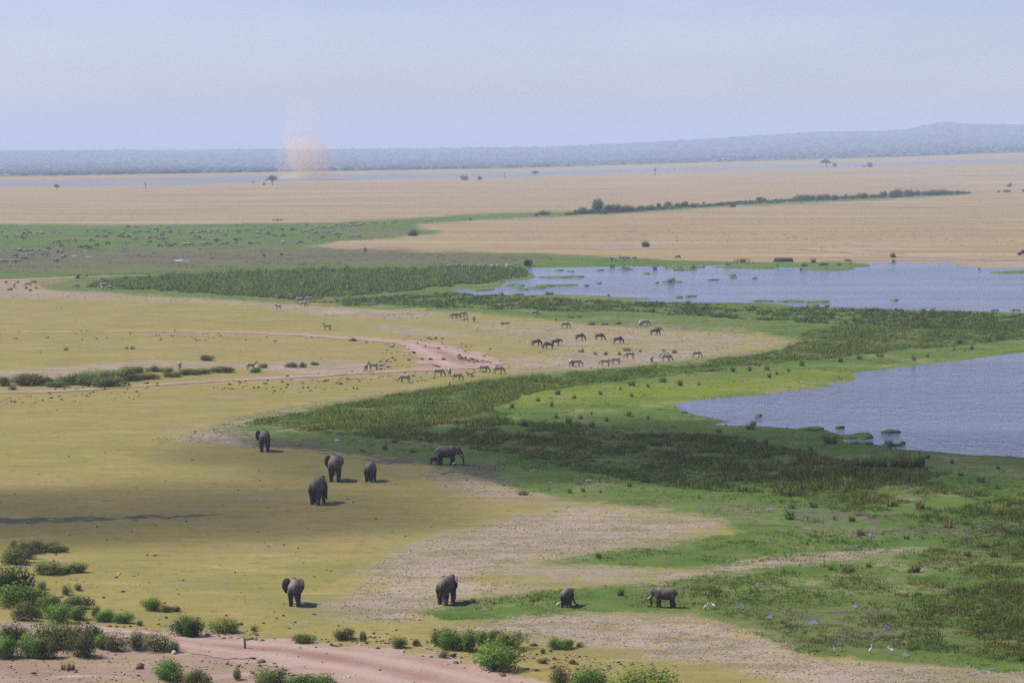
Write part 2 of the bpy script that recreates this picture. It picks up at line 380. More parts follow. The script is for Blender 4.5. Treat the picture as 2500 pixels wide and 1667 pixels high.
def region_weights(P):
    u, v, d = project(P)
    ok = (d > 100)
    u = np.where(ok, u, -9e4); v = np.where(ok, v, -9e4)
    u = u + 22 * (fbm(P[:, 0] * 0.05, P[:, 1] * 0.05, 3) - 0.5) ; v = v + 9 * (fbm(P[:, 0] * 0.03, P[:, 1] * 0.03, 5) - 0.5) * np.clip((v - 430) / 250, 0, 1)
    def un(lst):
        w = np.zeros(len(u))
        for p, s, k in lst: w = np.maximum(w, k * poly_w(u, v, p, s * (2.6 if s > 6 else 1.3)))
        return w
    D = np.hypot(P[:, 0], P[:, 1])
    yel = poly_w(u, v, YELLOW, 8)
    yel = np.maximum(yel, np.clip((v - 690) / 30, 0, 1))
    grn = np.maximum(np.maximum(poly_w(u, v, MARSH, 13), poly_w(u, v, FAR_MARSH, 6)), 0.36 * poly_w(u, v, MUDZONE, 30))
    grn = np.maximum(grn, np.maximum(np.clip(poly_w(u, v, LAKE_FAR, 7) * 2, 0, 1) * np.clip((2080 - u) / 150, 0, 1), np.clip(poly_w(u, v, LAKE_NEAR, 14) * 2, 0, 1)))
    uc = np.clip(1250 + F_PX * (P[:, 0] / np.maximum(P[:, 1], 1)) / math.cos(PITCH), -250, 2750)
    ye, De, yp, yt, ys = far_params(uc)
    mirage = np.clip((D - De + 60) / 140, 0, 1) * np.clip((De * 1.13 - D) / 140, 0, 1)
    hil = np.clip((D - De * 1.26) / (De * 0.08), 0, 1)
    mud = 0.52 * poly_w(u, v, MUDZONE, 40) * (1 - 0.85 * poly_w(u, v, MARSH, 10))
    return dict(yel=yel, grn=grn, bare=np.maximum(un(BARE), mud), red=un(RED), lime=un(LIME), wet=un(WET), sedge=un(SEDGE), mirage=mirage, hill=hil)

# polar grid: fine where the photo looks, coarse elsewhere, from the lookout hill out past the skyline
rows = np.concatenate([np.linspace(1780, 700, 300), np.linspace(697, 452, 170)])
Ds = HC * F_PX / (rows - HOR)
Ds = np.concatenate([[0.5, 4, 9, 15, 22, 30, 40, 52, 66, 82, 100, 120, 140, 160, 178], Ds, np.geomspace(Ds[-1] * 1.006, 16500, 170)])
az_in = np.arctan((np.linspace(-160, 2660, 520) - 1250) / F_PX)
lim = az_in[-1]
az_out = np.concatenate([np.linspace(lim * 1.1, lim * 2.2, 14), np.linspace(lim * 2.6, math.pi * 0.985, 30)])
AZ = np.concatenate([-az_out[::-1], az_in, az_out])
AA, DD = np.meshgrid(AZ, Ds)
X = DD * np.sin(AA); Y = DD * np.cos(AA)
nr, nc = X.shape
Vg = np.stack([X.ravel(), Y.ravel(), np.zeros(nr * nc)], 1)
Vg[:, 2] = terrain(Vg[:, 0], Vg[:, 1])
idx = np.arange(nr * nc).reshape(nr, nc)
Qg = np.stack([idx[:-1, :-1], idx[:-1, 1:], idx[1:, 1:], idx[1:, :-1]], -1).reshape(-1, 4)
Qg = np.concatenate([Qg, np.stack([idx[:-1, -1], idx[:-1, 0], idx[1:, 0], idx[1:, -1]], -1)])   # close the ring behind the camera
w = region_weights(Vg)
one = np.ones(len(Vg))
attrs = {'ra': np.stack([w['yel'], w['grn'], w['bare'], one], 1), 'rb': np.stack([w['red'], w['lime'], w['wet'], one], 1),
         'rc': np.stack([w['sedge'], w['mirage'], w['hill'], one], 1)}

a = NT('savanna_ground'); P = a.pos()
n_s = a.noise(P, 4.0, 4, 0.65); n_m = a.noise(P, 0.55, 5, 0.6); n_l = a.noise(P, 0.075, 5, 0.55); n_x = a.noise(P, 0.012, 5, 0.55)
n_f = a.noise(a.mapping(P, (0.006, 0.022, 0.01)), 1.0, 6, 0.6)
ra = a.sep(a.attr('ra')); rb = a.sep(a.attr('rb')); rc = a.sep(a.attr('rc'))
def thr(wt, n, amp, sh):
    k = a.math('MULTIPLY', wt, 6.0, True)                      # outside a region its noise has no say
    t = a.math('MULTIPLY', a.math('MULTIPLY', a.math('SUBTRACT', n, 0.5), amp), k)
    return a.math('ADD', a.math('MULTIPLY', a.math('SUBTRACT', a.math('ADD', wt, t), 0.5), sh), 0.5, True)
mixn = a.math('ADD', a.math('ADD', a.math('MULTIPLY', n_m, 0.40), a.math('MULTIPLY', n_s, 0.25)), a.math('MULTIPLY', n_l, 0.35))
mixn = a.rng(mixn, 0.38, 0.62)
n_k = a.noise(a.mapping(P, (0.10, 0.30, 0.1)), 1.0, 6, 0.62)
# dry straw plain
c = clump(a, (0.275, 0.205, 0.125), (0.335, 0.245, 0.155), n_f)
c = a.mix(a.rng(n_x, 0.5, 0.72, 0, 0.5), c, (0.27, 0.22, 0.105))
c = a.mix(a.rng(n_l, 0.62, 0.8, 0, 0.6), c, (0.40, 0.31, 0.225))
c = a.mix(a.rng(n_f, 0.44, 0.30, 0, 0.65), c, (0.19, 0.145, 0.105))
c = a.mix(a.rng(n_k, 0.56, 0.70, 0, 0.5), c, (0.21, 0.17, 0.10))
c = a.mix(a.rng(a.noise(a.mapping(P, (0.0025, 0.02, 0.01)), 1.0, 6, 0.6), 0.53, 0.66, 0, 0.6), c, (0.43, 0.34, 0.27))
c = a.mix(1.0, c, (1.02, 1.0, 0.86), 'MULTIPLY')
# yellow-green cropped grass
y = clump(a, (0.262, 0.218, 0.078), (0.205, 0.190, 0.054), n_l, 0.38, 0.62)
y = a.mix(a.rng(n_x, 0.45, 0.7, 0, 0.55), y, (0.278, 0.212, 0.098))
y = a.mix(a.rng(n_k, 0.52, 0.66, 0, 0.65), y, (0.200, 0.160, 0.062))
y = a.mix(a.rng(n_k, 0.44, 0.32, 0, 0.6), y, (0.335, 0.275, 0.135))
y = a.mix(a.rng(n_m, 0.54, 0.68, 0, 0.7), y, (0.150, 0.130, 0.046))
y = a.mix(a.rng(n_s, 0.56, 0.72, 0, 0.7), y, (0.12, 0.10, 0.045))
y = a.mix(a.rng(n_m, 0.36, 0.24, 0, 0.5), y, (0.33, 0.265, 0.125))
y = a.mix(1.0, y, (1.08, 1.06, 1.0), 'MULTIPLY')
c = a.mix(thr(ra[0], n_l, 0.5, 2.2), c, y)
# hills: bush country, grey-green thicket with straw gaps
hn = a.noise(a.mapping(P, (0.004, 0.0022, 0.004)), 1.0, 7, 0.62)
hn2 = a.noise(P, 0.03, 4, 0.6)
hc = a.mix(a.rng(hn, 0.42, 0.62), (0.062, 0.074, 0.062), (0.110, 0.106, 0.086))
hc = a.mix(a.rng(hn2, 0.5, 0.62, 0, 0.5), hc, (0.042, 0.054, 0.042))
c = a.mix(thr(rc[2], hn, 0.9, 3.0), c, hc)
c = a.mix(thr(rc[1], n_f, 0.5, 2.5), c, (0.215, 0.215, 0.235))  # sky reflection of the heat mirage painted flat into the ground colour
# dull sedge ground
sd = clump(a, (0.115, 0.115, 0.045), (0.150, 0.115, 0.066), n_k, 0.42, 0.58)
# green lawn of the marsh
g = clump(a, (0.068, 0.128, 0.020), (0.120, 0.165, 0.036), n_l, 0.35, 0.65)
g = a.mix(a.rng(n_m, 0.50, 0.70, 0, 0.75), g, (0.045, 0.085, 0.016))
g = a.mix(a.rng(n_x, 0.48, 0.62, 0, 0.7), g, (0.140, 0.150, 0.055))
g = a.mix(a.rng(n_k, 0.52, 0.66, 0, 0.6), g, (0.140, 0.140, 0.058))
g = a.mix(a.rng(n_k, 0.42, 0.32, 0, 0.6), g, (0.060, 0.078, 0.026))
g = a.mix(a.rng(n_s, 0.6, 0.8, 0, 0.5), g, (0.05, 0.062, 0.022))
g = a.mix(1.0, g, (0.98, 1.02, 0.92), 'MULTIPLY')
c = a.mix(thr(a.math('ADD', ra[1], 0.18), mixn, 0.95, 4.0), c, g)
c = a.mix(thr(rc[0], mixn, 1.5, 3.0), c, sd)
c = a.mix(thr(rb[1], mixn, 0.8, 1.6), c, clump(a, (0.185, 0.205, 0.022), (0.125, 0.180, 0.022), n_m))
# trampled pale mud
b = clump(a, (0.375, 0.290, 0.232), (0.290, 0.225, 0.165), n_l, 0.35, 0.65)
b = a.mix(a.rng(n_s, 0.47, 0.36, 0, 0.8), b, (0.125, 0.097, 0.070))
b = a.mix(a.rng(n_s, 0.57, 0.70, 0, 0.85), b, (0.53, 0.45, 0.385))
b = a.mix(a.rng(n_k, 0.48, 0.60, 0, 0.75), b, (0.200, 0.178, 0.078))
b = a.mix(a.rng(n_m, 0.52, 0.64, 0, 0.7), b, (0.185, 0.165, 0.072))
c = a.mix(thr(a.math('MAXIMUM', ra[2], a.math('MULTIPLY', a.rng(ra[0], 0.5, 1.0), 0.16)), mixn, 1.3, 3.5), c, b)
# red soil
r = clump(a, (0.315, 0.222, 0.170), (0.250, 0.166, 0.125), n_l, 0.35, 0.65)
r = a.mix(a.rng(n_m, 0.55, 0.72, 0, 0.7), r, (0.400, 0.300, 0.240))
r = a.mix(a.rng(n_s, 0.6, 0.78, 0, 0.6), r, (0.13, 0.085, 0.068))
r = a.mix(a.rng(n_k, 0.50, 0.62, 0, 0.65), r, (0.275, 0.225, 0.115))
r = a.mix(a.rng(n_k, 0.44, 0.34, 0, 0.7), r, (0.45, 0.36, 0.30))
c = a.mix(thr(rb[0], mixn, 0.9, 2.4), c, r)
# damp dark mud
c = a.mix(thr(rb[2], mixn, 1.5, 4.0), c, clump(a, (0.050, 0.042, 0.032), (0.16, 0.13, 0.11), n_s))
hgt = a.math('ADD', a.math('MULTIPLY', n_m, 0.6), a.math('MULTIPLY', n_s, 0.18))
c = a.mix(1.0, c, (0.78, 0.78, 0.78), 'MULTIPLY')
M['ground'] = a.surf(a.bsdf(c, 0.95, a.bump(hgt, 0.55, 0.5), 0.05))
ground = link('ground', mesh('ground', Vg, Qg, M['ground'], smooth=True, attrs=attrs)); tag(ground, kind='structure')

# ------------------------------------------------------------------ water
def jag(poly, ax=5.0, ay=1.2, n=9, seed=0):
    """roughen an outline given in photo pixels"""
    P = np.array(poly, float); out = []
    r = np.random.default_rng(seed)
    for i in range(len(P)):
        p, q = P[i], P[(i + 1) % len(P)]
        k = int(max(2, min(60, np.hypot(*(q - p)) / n)))
        for j in range(k): out.append(p + (q - p) * j / k)
    out = np.array(out); s = np.arange(len(out)) * 0.37
    out[:, 0] += ax * 2 * (fbm(s, s * 0 + seed, seed) - 0.5) + r.normal(0, ax * 0.25, len(out))
    out[:, 1] += ay * 2 * (fbm(s * 1.7, s * 0 + seed + 9, seed + 3) - 0.5) + r.normal(0, ay * 0.25, len(out))
    return out

def sheet(name, poly, z, mat, kind='structure', jg=(5.0, 1.2), seed=0):
    """a level sheet with the given outline (photo pixels on the plain)"""
    o = jag(poly, jg[0], jg[1], seed=seed) if jg else np.array(poly, float)
    p = G(o[:, 0], o[:, 1]); p[:, 2] = p[:, 2] + z
    import mathutils
    c0 = p.mean(0)
    tri = mathutils.geometry.tessellate_polygon([[Vector((q[0] - c0[0], q[1] - c0[1], 0)) for q in p]])
    ob = link(name, mesh(name, p - c0, np.array(tri), mat), loc=c0)
    if kind: tag(ob, kind=kind)
    return ob

a = NT('rippled_water'); P = a.pos()
wm = a.mapping(P, (1.1, 0.5, 1.0))
h1 = a.noise(wm, 1.0, 3, 0.65); h2 = a.noise(wm, 0.35, 2, 0.5); big = a.noise(a.mapping(P, (0.012, 0.03, 0.01)), 1.0, 4)
hh = a.math('ADD', h1, a.math('MULTIPLY', h2, 0.8))
bm = a.n('Bump', Strength=a.rng(big, 0.38, 0.62, 0.35, 1.0), Distance=0.6, Height=hh)
M['water'] = a.surf(a.n('BsdfPrincipled', Base_Color=(0.050, 0.043, 0.064, 1), Roughness=0.12, IOR=1.333, Normal=bm))
a = NT('still_puddle'); P = a.pos(); n1 = a.noise(P, 1.2, 3)
M['puddle'] = a.surf(a.n('BsdfPrincipled', Base_Color=(0.085, 0.078, 0.072, 1), Roughness=0.08, IOR=1.333, Normal=a.bump(n1, 0.1, 0.03)))
sheet('lake', LAKE_FAR, 0.05, M['water'], jg=(5, 0.6), seed=3)
sheet('lake', LAKE_NEAR, 0.05, M['water'], jg=(6, 1.2), seed=4)
def blob_px(cx, cy, rx, ry, seed=0, n=22):
    r = np.random.default_rng(seed); t = np.linspace(0, 2 * math.pi, n, endpoint=False)
    k = 1 + 0.28 * np.sin(2 * t + r.uniform(0, 6)) * r.uniform(0.3, 1) + 0.22 * np.sin(3 * t + r.uniform(0, 6)) + r.normal(0, 0.1, n)
    return np.stack([cx + rx * k * np.cos(t), cy + ry * k * np.sin(t)], 1)
PUD = [('B1', 1310, 188, 20, 7), ('B1', 1935, 174, 22, 6), ('B3', 370, 1132, 40, 17), ('B3', 790, 1222, 38, 20), ('B3', 425, 1065, 20, 7), ('B3', 500, 1010, 60, 8), ('B3', 1215, 1250, 26, 18),
    ('B3', 1115, 718, 20, 12), ('B3', 740, 650, 17, 9), ('B3', 535, 570, 22, 10), ('B3', 1030, 1125, 32, 14), ('B3', 1320, 1408, 34, 16), ('B3', 1700, 1522, 24, 8), ('B3', 1765, 1505, 24, 8), ('B3', 1810, 1488, 22, 9), ('B3', 1270, 1320, 44, 6), ('B3', 535, 1190, 30, 14),
    ('B3', 930, 1345, 20, 12), ('B3', 1530, 1295, 18, 9), ('B2', 1425, 406, 24, 9), ('B2', 1205, 416, 16, 6), ('C1', 1208, 1068, 34, 11), ('C1', 1260, 1071, 26, 2.5), ('C1', 500, 1036, 28, 3), ('C1', 600, 1042, 34, 2.5), ('R4', 1930, 192, 56, 9),
    ('R5', 120, 290, 100, 4), ('B3', 195, 495, 18, 7), ('B3', 360, 1090, 22, 4), ('B3', 380, 840, 10, 5)]
for i, (cr, cx, cy_, rx, ry) in enumerate(PUD):
    u, v = px(cr, cx, cy_); k = CROPS[cr][2]
    sheet('puddle', blob_px(u, v, rx * k * 0.75, ry * k * 0.6, 40 + i), 0.03, M['puddle'], jg=None)

# ------------------------------------------------------------------ dirt roads
a = NT('red_dirt_road'); P = a.pos()
n1 = a.noise(P, 0.25, 5); n2 = a.noise(P, 2.5, 5, 0.6); n3 = a.noise(P, 7.0, 3)
c = clump(a, (0.320, 0.215, 0.168), (0.390, 0.285, 0.230), n1)
c = a.mix(a.rng(n2, 0.5, 0.75, 0, 0.6), c, (0.245, 0.140, 0.108)); c = a.mix(a.rng(n3, 0.6, 0.8, 0, 0.5), c, (0.45, 0.345, 0.285))
rt = a.sep(a.attr('tint'))
nb_ = a.noise(a.mapping(P, (0.12, 0.3, 0.1)), 1.0, 5, 0.6)
c = a.mix(a.rng(rt[0], 0.3, 0.9, 0, 0.55), c, (0.46, 0.335, 0.275))      # wheel tracks worn pale
c = a.mix(a.rng(rt[1], 0.4, 0.9, 0, 0.6), c, (0.235, 0.125, 0.095))      # churned soil between
c = a.mix(a.math('MULTIPLY', rt[2], a.rng(nb_, 0.40, 0.56)), c, clump(a, (0.30, 0.23, 0.09), (0.36, 0.285, 0.18), n1))   # overgrown stretches
c = a.mix(1.0, c, (0.78, 0.78, 0.78), 'MULTIPLY')
M['road'] = a.surf(a.bsdf(c, 0.95, a.bump(a.math('ADD', n2, n3), 0.5, 0.08), 0.05))

def road(centre_px, widths, name='dirt_road', z=0.03, seed=0, nx=15, lanes=2, grown=(0, 0)):
    z = 0.03 + 0.012 * seed
    # a road sheet along a photo line; widths in metres across
    c = np.array(centre_px, float); n = 160
    s = np.linspace(0, len(c) - 1, n)
    cx = np.interp(s, np.arange(len(c)), c[:, 0]); cyy = np.interp(s, np.arange(len(c)), c[:, 1])
    for _ in range(10):
        cx[1:-1] = (cx[:-2] + 2 * cx[1:-1] + cx[2:]) / 4; cyy[1:-1] = (cyy[:-2] + 2 * cyy[1:-1] + cyy[2:]) / 4
    p = G(cx, cyy)[:, :2]; t = np.gradient(p, axis=0); t /= np.linalg.norm(t, axis=1)[:, None]
    nn = np.stack([-t[:, 1], t[:, 0]], 1); wd = np.interp(s, np.arange(len(c)), widths)
    lat = np.linspace(-0.5, 0.5, nx); V = []; T = []
    sm = np.concatenate([[0], np.cumsum(np.linalg.norm(np.diff(p, axis=0), axis=1))])
    for i, l in enumerate(lat):
        e = (fbm(sm * 0.35, sm * 0 + i, seed + (i > nx / 2) * 7) - 0.5) * 0.5 * wd * (abs(l) > 0.45)
        q = p + nn * (l * wd + np.sign(l) * e)[:, None]
        V.append(np.stack([q[:, 0], q[:, 1], terrain(q[:, 0], q[:, 1]) + z], 1))
        tr = np.exp(-((abs(l) - 0.22) / 0.09) ** 2) if lanes else 0
        md = np.exp(-(l / 0.12) ** 2)
        T.append(np.stack([tr * (0.5 + fbm(sm * 0.1, sm * 0, seed + 3)), md * (0.4 + fbm(sm * 0.15, sm * 0, seed + 5)), np.interp(s, np.linspace(0, len(c) - 1, len(grown)), grown) * (0.75 + 0.5 * (abs(l) > 0.35))], 1))
    V = np.stack(V, 1).reshape(-1, 3); T = np.stack(T, 1).reshape(-1, 3)
    ix = np.arange(n * nx).reshape(n, nx)
    Q = np.stack([ix[:-1, :-1], ix[:-1, 1:], ix[1:, 1:], ix[1:, :-1]], -1).reshape(-1, 4)
    return tag(link(name, mesh(name, V, Q, M['road'], smooth=True, tint=T)), kind='structure')
road(pxs('F2', [(-1800, 190), (-900, 225), (-200, 250), (150, 315), (700, 380), (1200, 410), (1700, 490), (2352, 610), (2800, 720), (3300, 860)]), [4.5, 4.5, 4.8, 6, 8.5, 9.5, 11, 12, 12, 12], seed=1)
road(Dp((-200, 766), (120, 763), (400, 761), (560, 763), (700, 770), (860, 780), (960, 788), (1020, 812), (1060, 832), (1080, 846)), [4, 4, 4, 5, 6, 6.5, 8, 14, 16, 12], seed=2, grown=(1, 1, 0.95, 0.85, 0.4, 0, 0, 0))
road(Dp((1110, 836), (1060, 844), (960, 850), (800, 858), (640, 868), (480, 876), (330, 886), (150, 898), (-200, 908)), [6, 7, 5, 4.5, 4, 3.5, 3.5, 3.5, 3.5], seed=3, grown=(0, 0, 0.4, 0.7, 0.9, 1, 1))
road(Dp((-250, 648), (0, 645), (80, 641), (180, 637), (300, 634), (420, 632)), [8, 8, 7, 6, 5, 4], seed=4)
road(Dp((2420, 597), (2250, 594), (2100, 589), (2010, 583), (1900, 575), (1760, 570), (1640, 570), (1480, 570), (1360, 571)), [10, 12, 15, 14, 9, 6, 8, 14, 20], seed=5, grown=(0.2, 0.2, 0.3, 0.6, 0.8, 0.6))
road(Dp((2420, 600), (2200, 599), (2050, 598), (1900, 600)), [6, 7, 6, 4], seed=6)

# ------------------------------------------------------------------ mesh builders for scattered stuff
def blades(P, H, R, nb, tint, width=0.05, lean=0.45, seed=0, tipmix=(1.25, 1.2, 1.0), seg=1):
    """grass blades for many tufts in one mesh; P (n,3), H heights, R base radii"""
    r = np.random.default_rng(seed); n = len(P)
    P = np.repeat(P, nb, 0); Hh = np.repeat(H, nb) * r.uniform(0.30, 1.15, n * nb); Rr = np.repeat(R, nb)
    T = np.repeat(tint, nb, 0) * r.uniform(0.65, 1.35, (n * nb, 1))
    az = r.uniform(0, 2 * math.pi, n * nb); rad = np.sqrt(r.uniform(0, 1, n * nb)) * Rr
    d = np.stack([np.cos(az), np.sin(az), az * 0], 1)
    Hh = Hh * (1.05 - 0.5 * rad / np.maximum(Rr, 1e-3))
    base = P + d * rad[:, None]; base[:, 2] -= 0.03
    ln = lean * Hh * r.uniform(0.1, 1.0, n * nb) * (0.4 + 0.6 * rad / np.maximum(Rr, 1e-3))
    az2 = az + r.normal(0, 0.6, n * nb); d2 = np.stack([np.cos(az2), np.sin(az2), az * 0], 1)
    tip = base + d2 * ln[:, None] + np.array([0, 0, 1])[None] * Hh[:, None]
    wa = r.uniform(0, math.pi, n * nb); wv = np.stack([np.cos(wa), np.sin(wa), wa * 0], 1)
    wv = wv * (width * np.repeat(np.sqrt(np.maximum(H, 0.05)), nb) * r.uniform(0.6, 1.3, n * nb))[:, None]
    tm = np.array(tipmix)[None]
    if seg == 1:
        V = np.stack([base - wv, base + wv, tip], 1).reshape(-1, 3)
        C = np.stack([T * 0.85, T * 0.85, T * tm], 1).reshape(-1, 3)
        Fc = np.arange(len(V)).reshape(-1, 3)
        return V, [Fc], C
    mid = base + d2 * (ln * 0.3)[:, None] + np.array([0, 0, 0.6])[None] * Hh[:, None]
    V = np.stack([base - wv, base + wv, mid + wv * 0.8, mid - wv * 0.8, tip], 1).reshape(-1, 3)
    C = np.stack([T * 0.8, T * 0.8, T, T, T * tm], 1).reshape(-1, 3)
    b = np.arange(len(base))[:, None] * 5
    return V, [b + np.array([[0, 1, 2, 3]]), b + np.array([[3, 2, 4]])], C

def blade_normals(V, seed):
    r = np.random.default_rng(seed); n = r.normal(0, 0.42, (len(V), 3)); n[:, 2] += 1.0
    return n / np.linalg.norm(n, axis=1)[:, None]

OCT_V = np.array([[1, 0, 0], [-1, 0, 0], [0, 1, 0], [0, -1, 0], [0, 0, 1], [0, 0, -1]], float)
OCT_F = np.array([[0, 2, 4], [2, 1, 4], [1, 3, 4], [3, 0, 4], [2, 0, 5], [1, 2, 5], [3, 1, 5], [0, 3, 5]])
def subdiv(V, Fc):
    V = [tuple(v) for v in V]; cache = {}; out = []
    def mid(i, j):
        k = (min(i, j), max(i, j))
        if k not in cache:
            m = np.array(V[i]) + np.array(V[j]); m /= np.linalg.norm(m); V.append(tuple(m)); cache[k] = len(V) - 1
        return cache[k]
    for i, j, k in Fc:
        x, y, z = mid(i, j), mid(j, k), mid(k, i)
        out += [(i, x, z), (x, j, y), (z, y, k), (x, y, z)]
    return np.array(V), np.array(out)
SPH1 = subdiv(OCT_V, OCT_F); SPH2 = subdiv(*SPH1)

def lumps(P, S, tint, tmpl=(OCT_V, OCT_F), jit=0.25, seed=0):
    """many small lumps in one mesh; S (n,3) half sizes"""
    r = np.random.default_rng(seed); n = len(P); TV, TF = tmpl; k = len(TV)
    az = r.uniform(0, 6.283, n); ca, sa = np.cos(az)[:, None], np.sin(az)[:, None]
    V = TV[None] * (1 + r.normal(0, jit, (n, k, 1))) * S[:, None, :]
    V = np.stack([V[..., 0] * ca - V[..., 1] * sa, V[..., 0] * sa + V[..., 1] * ca, V[..., 2]], -1) + P[:, None, :]
    Fc = (TF[None] + (np.arange(n) * k)[:, None, None]).reshape(-1, 3)
    C = np.repeat(tint, k, 0) * r.uniform(0.75, 1.25, (n * k, 1))
    return V.reshape(-1, 3), Fc, C

def in_poly(u, v, poly):
    P = np.array(poly); ins = np.zeros(len(u), bool)
    for i in range(len(P)):
        x0, y0 = P[i]; x1, y1 = P[(i + 1) % len(P)]
        if abs(y1 - y0) > 1e-9: ins ^= ((y0 > v) != (y1 > v)) & (u < (x1 - x0) * (v - y0) / (y1 - y0) + x0)
    return ins

def sample(poly, n, seed=0, avoid=(), power=1.0):
    """points on the plain inside a photo outline; power 0 = even over the picture, 1 = even over the ground"""
    r = np.random.default_rng(seed); P = np.array(poly); x0, y0 = P.min(0); x1, y1 = P.max(0)
    us, vs = [], []; got = 0
    while got < n:
        k = n * 3
        u = r.uniform(x0, x1, k); v = r.uniform(y0, y1, k)
        if power > 0:
            d = (y0 - HOR) / (v - HOR)                     # relative distance, 1 at the far edge
            keep = r.uniform(0, 1, k) < d ** (3 * power)
            u, v = u[keep], v[keep]
        m = in_poly(u, v, poly)
        for q in avoid: m &= ~in_poly(u, v, q)
        us.append(u[m]); vs.append(v[m]); got += m.sum()
    u = np.concatenate(us)[:n]; v = np.concatenate(vs)[:n]
    return G(u, v), u, v

WATER = [LAKE_FAR, LAKE_NEAR]
def clear_of_water(p):
    u, v, _ = project(p)
    return ~(in_poly(u, v, LAKE_FAR) | in_poly(u, v, LAKE_NEAR))

# ------------------------------------------------------------------ marsh vegetation that reads as one mass
OLIVE = np.array([0.145, 0.155, 0.045]); GREEN = np.array([0.100, 0.160, 0.034]); DARKG = np.array([0.075, 0.105, 0.036])
BRIGHT = np.array([0.085, 0.165, 0.022]); STRAW = np.array([0.22, 0.175, 0.075]); GREYG = np.array([0.105, 0.138, 0.060])
def veg(name, poly, n, h, r, nb, cols, seed, width=0.05, label='', cat='reeds', power=0.55, lean=0.4, clumpf=0.06, thresh=0.0, edge=14.0, straw=0.14):
    p, u, v = sample(poly, n, seed, avoid=WATER, power=power)
    cl = fbm(p[:, 0] * clumpf, p[:, 1] * clumpf * 0.7, seed + 5)
    w_e = poly_w(u, v, poly, edge, 2.5)                       # thin out towards the rim of the stand
    k = (cl > thresh) & (w_e + (fbm(p[:, 0] * 0.13, p[:, 1] * 0.09, seed + 8) - 0.5) * 1.6 > 0.42); p = p[k]; cl = cl[k]; w_e = w_e[k]
    m = len(p); q = np.random.default_rng(seed + 1)
    H = q.uniform(h[0], h[1], m) * np.clip(2.6 * fbm(p[:, 0] * 0.22, p[:, 1] * 0.16, seed + 31) - 0.35, 0.3, 1.8) * (0.55 + 0.45 * w_e); R = q.uniform(r[0], r[1], m)
    w1 = np.clip((cl - 0.35) / 0.3 + q.normal(0, 0.3, m), 0, 1)[:, None]
    t = cols[0] * (1 - w1) + cols[1] * w1
    t = t * q.uniform(0.7, 1.3, (m, 1))
    st = q.uniform(0, 1, m) < straw; t[st] = t[st] * 0.35 + STRAW * 0.65
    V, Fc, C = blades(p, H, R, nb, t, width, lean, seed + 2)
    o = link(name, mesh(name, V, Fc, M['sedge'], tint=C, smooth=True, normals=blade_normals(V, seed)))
    return tag(o, label, cat, kind='stuff')

Z1 = Dp((230, 642), (420, 632), (700, 619), (1050, 613), (1205, 616), (1212, 636), (1100, 653), (900, 672), (700, 690), (420, 672), (200, 660))
Z2 = Dp((680, 690), (1030, 672), (1300, 686), (1700, 702), (2352, 722), (2600, 730), (2600, 772), (2352, 765), (1900, 745), (1500, 722), (1000, 708), (760, 702))
Z3 = Dp((560, 972), (900, 907), (1130, 873), (1340, 852), (1600, 832), (1800, 803), (1850, 760), (2000, 735), (2352, 738), (2600, 740), (2600, 765), (2352, 780), (2200, 795),
    (1950, 818), (1700, 848), (1500, 866), (1250, 897), (1150, 930), (1060, 965), (900, 990), (700, 985))
Z4 = Dp((640, 985), (800, 955), (1100, 935), (1250, 970), (1450, 985), (1700, 1005), (1950, 1062), (2200, 1085), (2000, 1130), (1850, 1135), (1600, 1128), (1350, 1088), (1150, 1040), (900, 1010))
Z5 = Dp((1750, 1110), (1900, 1070), (2150, 1100), (2352, 1120), (2600, 1130), (2600, 1560), (2352, 1530), (2200, 1500), (2100, 1380), (2080, 1300), (2170, 1240), (2000, 1190), (1800, 1160))
Z6 = Dp((1500, 1340), (1900, 1300), (2100, 1340), (2200, 1500), (1900, 1490), (1720, 1430), (1600, 1400), (1480, 1395))
veg('reed_bed', Z1, 12000, (1.2, 1.9), (0.3, 0.7), 11, (GREYG * 1.45, GREEN * 1.25), 11, 0.09, 'tall grey-green reed bed growing beside the far lake', power=0.5, lean=0.9, clumpf=0.16, edge=9, thresh=0.28)
veg('reed_bed', Z2, 9000, (0.5, 1.3), (0.25, 0.7), 10, (GREEN * 1.2, GREYG * 1.1), 12, 0.08, 'belt of dark reeds along the near edge of the far lake', power=0.4, thresh=0.38, clumpf=0.16, edge=7, lean=0.9)
veg('sedge_belt', Z3, 23000, (0.40, 1.0), (0.25, 0.6), 9, (OLIVE * 1.3, GREEN * 1.3), 13, 0.055, 'broad belt of olive sedge between grazing zebras and the lawn', power=0.4, thresh=0.22, clumpf=0.16, edge=12, lean=0.9)
veg('sedge_belt', Z4, 12000, (0.4, 1.05), (0.25, 0.6), 10, (OLIVE * 1.2, GREEN * 0.95), 14, 0.05, 'belt of dark olive sedge beyond the tusked elephant', power=0.3, thresh=0.33, clumpf=0.2, edge=22, lean=0.9)
veg('sedge_belt', Z5, 16000, (0.30, 0.85), (0.2, 0.6), 9, (OLIVE * 1.3, BRIGHT), 15, 0.035, 'thick green and straw sedge by the white egrets', power=0.25, lean=1.0, thresh=0.35, clumpf=0.22, edge=40)
veg('sedge_belt', Z6, 4200, (0.2, 0.6), (0.2, 0.5), 9, (BRIGHT * 1.15, GREEN * 1.2), 16, 0.04, 'soft bright green grass around the left-facing elephant', power=0.25, lean=1.0, thresh=0.42, clumpf=0.25, edge=40)
veg('marsh_turf', MARSH, 46000, (0.12, 0.42), (0.2, 0.6), 6, (GREEN, BRIGHT), 17, 0.055, 'short green turf covering the whole marsh', cat='grass', power=0.12, lean=1.3, clumpf=0.3, thresh=0.36, straw=0.2)
